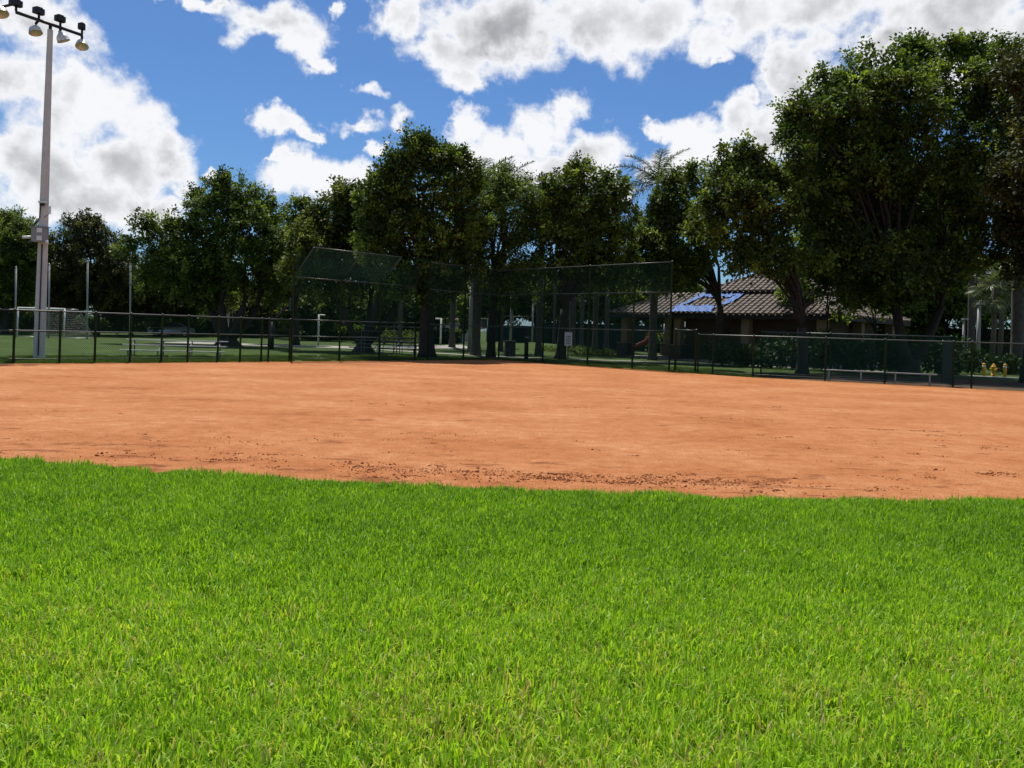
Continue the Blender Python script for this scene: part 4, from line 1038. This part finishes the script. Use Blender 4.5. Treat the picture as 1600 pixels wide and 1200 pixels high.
for x, d, yt, lb, r, sd_ in ((743, 51, 300, 'thick palm trunk beside the framed backboard', .34, 1), (706, 62, 330, 'palm with dark flared base left of the pale lamp post', .26, 2), (841, 54, 320, 'palm behind the dark thick timber post', .25, 3), (782, 58, 300, 'slim palm whose fronds top the fine leaved tree', .2, 4),
    (893, 60, 330, 'palm directly behind the white notice board', .28, 5), (929, 62, 320, 'palm left of the pavilion eave', .24, 6), (947, 70, 340, 'farther palm at the tip of the pavilion eave', .24, 7), (1019, 53, 285, 'palm rising in front of the open pavilion end', .30, 8),
    (908, 74, 335, 'slender far palm between notice board and pavilion', .22, 9), (624, 68, 330, 'palm behind the shaded bleacher', .24, 10), (1516, 62, 330, 'palm trunk beside the pale blue-white post', .32, 11), (1588, 47, 250, 'thick palm trunk at the far end of the dugout', .42, 12), (865, 78, 340, 'slender far palm behind the forked trunk', .2, 13)):
    royal_palm(x, d, yt, lb, r, 13, sd_)
# fan palm
def fan_leaf(seed):
    rng = np.random.default_rng(seed); mb = MB().tube([(0, 0, 0), (.5, 0, .1), (.95, 0, .05)], [.02, .015, .012], 5)
    for k in range(22):
        a = -1.9 + 3.8 * k / 21; l = .85 * (1 - .12 * abs(a)) * rng.uniform(.9, 1.1)
        d = np.array([math.cos(a), math.sin(a), rng.uniform(-.12, .12)]); s = np.array([-math.sin(a), math.cos(a), 0]) * .035
        b = np.array([.92, 0, .05])
        mb.add([b, b + d * l * .5 + s, b + d * l + np.array([0, 0, -.2]), b + d * l * .5 - s], [(0, 1, 2, 3)])
    me = mb.mesh('frond', LF['fan']); at = me.attributes.new('tint', 'FLOAT', 'FACE'); at.data.foreach_set('value', rng.random(len(me.polygons)).astype(np.float32))
    return me
FL = [fan_leaf(s) for s in (4, 5)]
def fan_palm(x, d, ytop, label, seed, stems=1):
    rnd = random.Random(seed); b = G(x, d); h = P(x, ytop, d).z
    root = empty('fan_palm', b, label, 'palm', 'fan palms near the street end')
    MB().tube([(0, 0, -.1), (.1, 0, h * .5), (0, 0, h)], [.22, .17, .16], 10).build('trunk', MT['fanbark'], root, True)
    for k in range(34):
        inst('frond', FL[k % 2], root, (0, 0, h + rnd.uniform(-.5, .3)), (rnd.uniform(-.4, .4), -1.2 + 2.3 * k / 34, 2.4 * k), (1.15,) * 3)
fan_palm(1549, 58, 452, 'silvery fan palm beside the pale blue-white post', 1)
fan_palm(1561, 62, 445, 'farther fan palm behind the silvery one', 2)

# shrubs: broad leaves along the pavilion
def shrub(x, d, yt, wpx, label, seed, lf='shrub', leaf=.34, name='shrub'):
    rng = np.random.default_rng(seed); rnd = random.Random(seed); b = G(x, d); h = max(.5, P(x, yt, d).z); w = wpx * d / F
    root = empty(name, b, label, 'shrub', 'broad leaved shrubs by the pavilion')
    n = 420 if leaf > .2 else 900
    st = MB()
    for k in range(9):
        a = rnd.uniform(0, 6.28); e = Vector((math.cos(a) * w * .38, math.sin(a) * w * .3, h * rnd.uniform(.6, .92)))
        st.tube([(0, 0, -.05), e * .5 + Vector((0, 0, .1)), e], [.03, .02, .008], 5)
    st.build('stem', MT['bark'], root)
    q = nrm(rng.normal(size=(n, 3))) * (rng.random((n, 1)) ** .4)
    base = q * np.array([w / 2, w * .42, h * .48]) + np.array([0, 0, h * .5])
    ax = nrm(q + np.array([0, 0, .25]) + .7 * rng.normal(size=(n, 3)))
    V, Fq, t = leaves_from(base, ax, leaf * rng.uniform(.6, 1.3, n), .22, rng, np.clip(rng.normal(.5, .25, n), 0, 1))
    V[:, 2] = np.maximum(V[:, 2], .02)
    inst('foliage', np_mesh('foliage', V, Fq, LF[lf], t), root)
SH = [(1128,46.5,530,62,'low arching shrub at the corner of the pavilion wall'),(1165,45.5,540,44,'small shrub in front of the tan pavilion column'),(1205,44.5,528,60,'shrub right of the tan pavilion column'),(1238,43.8,520,50,'shrub left of the crooked trunk'),(1285,43.0,515,62,'tall shrub right of the crooked trunk'),
 (1325,42.2,525,56,'shrub under the slim two-stemmed tree'),(1362,41.8,515,58,'dense shrub left of the huge trunk'),(1392,42.0,528,40,'narrow shrub tucked against the huge trunk'),(1450,43.8,528,60,'shrub just right of the huge trunk'),(1490,44.0,520,52,'tall shrub behind the dugout screen'),(1520,45.5,545,46,'rounded shrub left of the hydrant'),(1575,46.0,555,44,'low leafy shrub behind the hydrant'),(1480,42.6,562,44,'low pale shrub behind the bench end')]
for k, (x, d, yt, w, lb) in enumerate(SH): shrub(x, d, yt, w, lb, 200 + k, leaf=.34 if k % 3 else .26)
for k, (x, d, yt, w, lb) in enumerate(((905,57,540,60,'low dark shrub behind the white notice board'),(945,58,546,46,'low shrub before the left pavilion column'),(860,60,542,50,'low shrub beside the forked trunk'),(640,74,515,60,'rounded shrub behind the shaded bleacher'),(600,78,512,50,'loose shrub behind the twisted stems'))):
    shrub(x, d, yt, w, lb, 240 + k, 'mid', .16)
# long clipped hedge
def hedge(x0, x1, d0, d1, h, label, seed, lf='oak'):
    rng = np.random.default_rng(seed); a, b = G(x0, d0), G(x1, d1); r = empty('hedge', a, label, 'hedge', 'long clipped hedges')
    l = (b - a).length; n = int(l * 150)
    u = rng.random(n); dv = (b - a)
    top = rng.random(n) < .35
    yv = np.where(top, rng.uniform(-.6, .6, n), -.6 + rng.normal(0, .12, n)); zv = np.where(top, h + rng.normal(0, .1, n), rng.uniform(.05, h, n))
    nx = np.array([-dv.y, dv.x, 0]) / l
    base = np.array(dv)[None] * u[:, None] + nx[None] * yv[:, None]; base[:, 2] += zv
    V, Fq, t = leaves_from(base, nrm(rng.normal(size=(n, 3)) + np.array([0, -.5, .3])), .34 * rng.uniform(.6, 1.3, n), .3, rng, np.clip(rng.normal(.45, .22, n), 0, 1))
    inst('foliage', np_mesh('foliage', V, Fq, LF[lf], t), r)
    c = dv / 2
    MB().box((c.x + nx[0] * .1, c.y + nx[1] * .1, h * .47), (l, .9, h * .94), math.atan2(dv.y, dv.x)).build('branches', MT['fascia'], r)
hedge(-60, 470, 96, 100, 1.7, 'long dark clipped hedge across the far side of the lawn', 301)
hedge(472, 720, 92, 88, 1.5, 'clipped hedge in front of the white houses', 302)
hedge(1180, 1760, 92, 66, 3.4, 'tall dark hedge closing the view beyond the large trees', 304)
hedge(1010, 1090, 76, 74, 1.6, 'short clipped hedge seen through the open pavilion', 303)
# tennis court windscreen
def windscreen(x0, x1, d0, d1, h, label):
    a, b = G(x0, d0), G(x1, d1); dv = b - a; ang = math.atan2(dv.y, dv.x); l = dv.length
    r = empty('court_fence', a, label, 'fence', 'court fences with dark fabric')
    n = max(2, int(l / 3))
    for k in range(n):
        c = dv * ((k + .5) / n); MB().box((c.x, c.y, h * .5 + .05), (l / n - .08, .025, h - .1), ang).build('fabric', MT['screen'], r)
    for k in range(n + 1):
        c = dv * (k / n); MB().tube([(c.x, c.y, -.1), (c.x, c.y, h + .9)], .04, 6).build('post', MT['green'], r, True)
    MB().tube([(0, 0, h + .9), (dv.x, dv.y, h + .9)], .03, 6).build('rail', MT['green'], r, True)
windscreen(845, 1070, 78, 80, 2.6, 'dark green fabric court fence behind the pavilion palms')
windscreen(760, 843, 80, 78, 2.2, 'dark court fence behind the litter bin and lamp post')

# ------------------------------------------------------------------ turf, tufts, clods
def blade_patch(seed, n, rad, lmin, lmax, wid, m='grass'):
    rng = np.random.default_rng(seed)
    r = rad * np.sqrt(rng.random(n)); a = rng.random(n) * 6.283
    b = np.stack([r * np.cos(a), r * np.sin(a), np.full(n, -.006)], 1)
    az_ = rng.random(n) * 6.283; lean = np.abs(rng.normal(0, .36, n)) + .04
    L = rng.uniform(lmin, lmax, n); h = np.stack([np.cos(az_), np.sin(az_), np.zeros(n)], 1)
    s = np.stack([-np.sin(az_ + rng.normal(0, .9, n)), np.cos(az_), np.zeros(n)], 1); s = nrm(s)
    w = wid * rng.uniform(.6, 1.2, n)
    V = np.empty((n, 7, 3)); up = np.array([0, 0, 1.0])
    for j, (t, ww) in enumerate(((0, .75), (.38, 1.0), (.74, .78))):
        ben = lean * (t ** 1.6) * 1.1
        c = b + (h * np.sin(ben)[:, None] + up * np.cos(ben)[:, None]) * (L * t)[:, None]
        V[:, 2 * j] = c - s * (w * ww / 2)[:, None]; V[:, 2 * j + 1] = c + s * (w * ww / 2)[:, None]
    ben = lean * 1.25
    V[:, 6] = b + (h * np.sin(ben)[:, None] + up * np.cos(ben)[:, None]) * L[:, None]
    k = np.arange(n)[:, None] * 7
    Fq = np.concatenate([np.concatenate([k, k + 1, k + 3, k + 2], 1), np.concatenate([k + 2, k + 3, k + 5, k + 4], 1), np.concatenate([k + 4, k + 5, k + 6, k + 6], 1)])
    t = np.clip(rng.normal(.52, .15, n), 0, .86); t[rng.random(n) < .014] = rng.uniform(.93, 1.0)
    me = bpy.data.meshes.new('turf_patch')
    fs = [tuple(f) if f[2] != f[3] else tuple(f[:3]) for f in Fq.tolist()]
    me.from_pydata(V.reshape(-1, 3).tolist(), [], fs); me.materials.append(LF[m])
    at = me.attributes.new('tint', 'FLOAT', 'FACE'); at.data.foreach_set('value', np.tile(t, 3).astype(np.float32))
    me.polygons.foreach_set('use_smooth', [True] * len(me.polygons)); me.update()
    return me
def scatter(name, label, pts, patches, rng, smin, smax, sizes=None):
    """one object of turf: geometry nodes set a patch of blades on each point"""
    src = bpy.data.collections.new(name + '_source')
    for k, me in enumerate(patches): src.objects.link(bpy.data.objects.new('turf_patch_%02d' % k, me))
    me = bpy.data.meshes.new(name); me.from_pydata([tuple(p) for p in pts], [], [])
    for an, vals in (('rot', rng.random(len(pts)) * 6.283), ('siz', rng.uniform(smin, smax, len(pts)) if sizes is None else np.array(sizes))):
        at = me.attributes.new(an, 'FLOAT', 'POINT'); at.data.foreach_set('value', vals.astype(np.float32))
    ob = tag(link(bpy.data.objects.new(name, me)), label, 'grass', kind='stuff'); del ob['category']
    ng = bpy.data.node_groups.new(name, 'GeometryNodeTree')
    ng.interface.new_socket('Geometry', in_out='INPUT', socket_type='NodeSocketGeometry'); ng.interface.new_socket('Geometry', in_out='OUTPUT', socket_type='NodeSocketGeometry')
    gi, go = ng.nodes.new('NodeGroupInput'), ng.nodes.new('NodeGroupOutput')
    ci = ng.nodes.new('GeometryNodeCollectionInfo'); ci.inputs['Collection'].default_value = src; ci.inputs['Separate Children'].default_value = True; ci.inputs['Reset Children'].default_value = True
    ip = ng.nodes.new('GeometryNodeInstanceOnPoints'); ip.inputs['Pick Instance'].default_value = True
    ar = ng.nodes.new('GeometryNodeInputNamedAttribute'); ar.data_type = 'FLOAT'; ar.inputs['Name'].default_value = 'rot'
    az_ = ng.nodes.new('GeometryNodeInputNamedAttribute'); az_.data_type = 'FLOAT'; az_.inputs['Name'].default_value = 'siz'
    cx = ng.nodes.new('ShaderNodeCombineXYZ'); ri = ng.nodes.new('FunctionNodeRandomValue'); ri.data_type = 'INT'
    ri.inputs[4].default_value = 0; ri.inputs[5].default_value = len(patches) - 1
    l = ng.links.new
    l(gi.outputs[0], ip.inputs['Points']); l(ci.outputs[0], ip.inputs['Instance']); l(ar.outputs['Attribute'], cx.inputs[2]); l(cx.outputs[0], ip.inputs['Rotation'])
    l(az_.outputs['Attribute'], ip.inputs['Scale']); l(ri.outputs[2], ip.inputs['Instance Index']); l(ip.outputs[0], go.inputs[0])
    md = ob.modifiers.new('turf', 'NODES'); md.node_group = ng
    return ob
rng = np.random.default_rng(5)
pts = []; big = []; st = 0.20
for y in np.arange(0.2, 16.0, st):
    hw = .66 * y + 4.6
    for x in np.arange(-hw, hw, st):
        px, py = x + rng.uniform(-.1, .1), y + rng.uniform(-.1, .1)
        e = math.hypot(px - CX, py - CY) - CR
        if e > .13 + .02 * math.sin(px * 8.7): pts.append((px, py, 0.0)); big.append(rng.uniform(.85, 1.15))
        if abs(e) < .22:                                      # runners that creep over the clay edge
            for q in range(3):
                qx, qy = px + rng.uniform(-.12, .12), py + rng.uniform(-.12, .12); e2 = math.hypot(qx - CX, qy - CY) - CR
                if e2 > -.03 + .05 * math.sin(qx * 5.3) * math.sin(qx * 2.1 + 1): pts.append((qx, qy, -.012)); big.append(rng.uniform(.3, .6))
patches = [blade_patch(900 + k, 430, .19, .055, .125, .0090) for k in range(10)]
scatter('grass', 'bright green coarse lawn grass in front of the orange dirt', pts, patches, rng, .85, 1.15, big)
# rough grass along and behind the fences
pts = []
def along(A, B, step, lo, hi, dens):
    A, B = Vector((*A, 0)), Vector((*B, 0)); n = int((B - A).length / step); nn = Vector((-(B - A).y, (B - A).x, 0)).normalized()
    if nn.y < 0: nn = -nn
    for k in range(n):
        for j in range(dens):
            p = A.lerp(B, (k + rng.random()) / n) + nn * (lo + (hi - lo) * rng.random() ** 1.4); pts.append((p.x, p.y, -.02))
along(LA, LB, .12, -0.08, 5.0, 3); along((-24, 19.4), LA, .2, .12, 3, 2); along(LB, RB, .14, -0.06, 4.0, 3)
patches2 = [blade_patch(950 + k, 260, .24, .05, .13, .012, 'rough') for k in range(5)]
scatter('rough_grass', 'rough mown grass growing along the foot of the green fences', pts, patches2, rng, .8, 1.3)
# loose clods of clay
def clods():
    rng = np.random.default_rng(8); mb_v, mb_f = [], []
    ico = np.array([(1, 0, 0), (-1, 0, 0), (0, 1, 0), (0, -1, 0), (0, 0, 1), (0, 0, -1)], float)
    tri = np.array([(0, 2, 4), (2, 1, 4), (1, 3, 4), (3, 0, 4), (2, 0, 5), (1, 2, 5), (3, 1, 5), (0, 3, 5)])
    cen = []
    def at(x, y):
        a, b = lev(x, y); d = F * HC / b; return (a * d / F, d)
    # churned places: photo position, half width in metres across and along the view, how many crumbs
    for (x, y, wx, wy, n) in ((745, 742, .75, .22, 900), (880, 748, .8, .2, 900), (1000, 748, .7, .2, 700), (1105, 752, .6, .18, 700), (640, 735, .7, .22, 420), (520, 722, .9, .3, 350), (370, 712, .8, .3, 240), (210, 712, .6, .2, 200), (280, 690, .8, .3, 120),
        (1310, 765, .5, .12, 160), (1240, 770, .6, .12, 160), (1565, 740, .6, .14, 420), (1390, 742, .6, .2, 90), (1400, 672, .55, .05, 260), (1440, 680, .4, .06, 120), (1560, 700, .4, .1, 120), (1350, 690, 1.2, .4, 160), (1230, 640, 1.5, .6, 220), (1180, 655, .8, .3, 120),
        (900, 612, 2.0, .5, 200), (640, 632, 1.2, .3, 110), (980, 640, 1.5, .5, 120), (480, 682, .6, .15, 90), (640, 680, 1.0, .2, 130), (60, 690, .6, .2, 90), (880, 700, 2.5, .6, 160), (1150, 700, 1.5, .4, 140), (120, 640, 2.0, .5, 90)):
        cx, cy = at(x, y)
        for g in range(max(4, n // 20)):                      # each place is many little scuffs
            gx, gy = cx + rng.normal(0, wx), cy + rng.normal(0, wy); m_ = int(rng.uniform(5, 25)); sp = rng.uniform(.02, .10)
            for j in range(m_): cen.append((gx + rng.normal(0, sp * 1.6), gy + rng.normal(0, sp * .7), abs(rng.normal(0, .0050)) + .0018))
    for j in range(9000):
        y = 8 + 16 * rng.random() ** 1.5; cen.append((rng.uniform(-.66, .66) * y, y, abs(rng.normal(0, .0026)) + .0012))
    cen = np.array([c for c in cen if math.hypot(c[0] - CX, c[1] - CY) < CR - .05]); n = len(cen)
    V = ico[None] * (cen[:, 2:3] * rng.uniform(.7, 1.5, (n, 3)))[:, None] * rng.uniform(.75, 1.25, (n, 6, 1))
    V[..., 2] *= .8; V[..., 0] += cen[:, 0:1]; V[..., 1] += cen[:, 1:2]; V[..., 2] += cen[:, 2:3] * .35
    Fq = (np.arange(n)[:, None, None] * 6 + tri[None]).reshape(-1, 3)
    m = mat('clay_clod', (0.31, 0.115, 0.043), 0.95, spec=.1, noise=.5, nscale=1.4, dark=(.15, .045, .018))
    tag(link(bpy.data.objects.new('clay_clods', np_mesh('clay_clods', V.reshape(-1, 3), Fq, m))), 'loose crumbs of clay lying on the raked dirt', kind='stuff')
clods()
# pale dry clippings lying in the near grass
def clippings():
    rng = np.random.default_rng(9); n = 520
    y = rng.uniform(2.6, 8.2, n); x = rng.uniform(-.68, .68, n) * y
    b = np.stack([x, y, rng.uniform(.03, .075, n)], 1); k = np.hypot(x - CX, y - CY) > CR + .1; b = b[k]; n = len(b)
    ax = nrm(rng.normal(size=(n, 3)) * np.array([1, 1, .3]))
    V, Fq, t = leaves_from(b, ax, rng.uniform(.015, .05, n), .12, rng, rng.random(n))
    tag(link(bpy.data.objects.new('clippings', np_mesh('clippings', V, Fq, LF['straw'], t))), 'pale dry clippings caught in the lawn grass', kind='stuff')
clippings()
print('LEAVES', NLEAF[0])
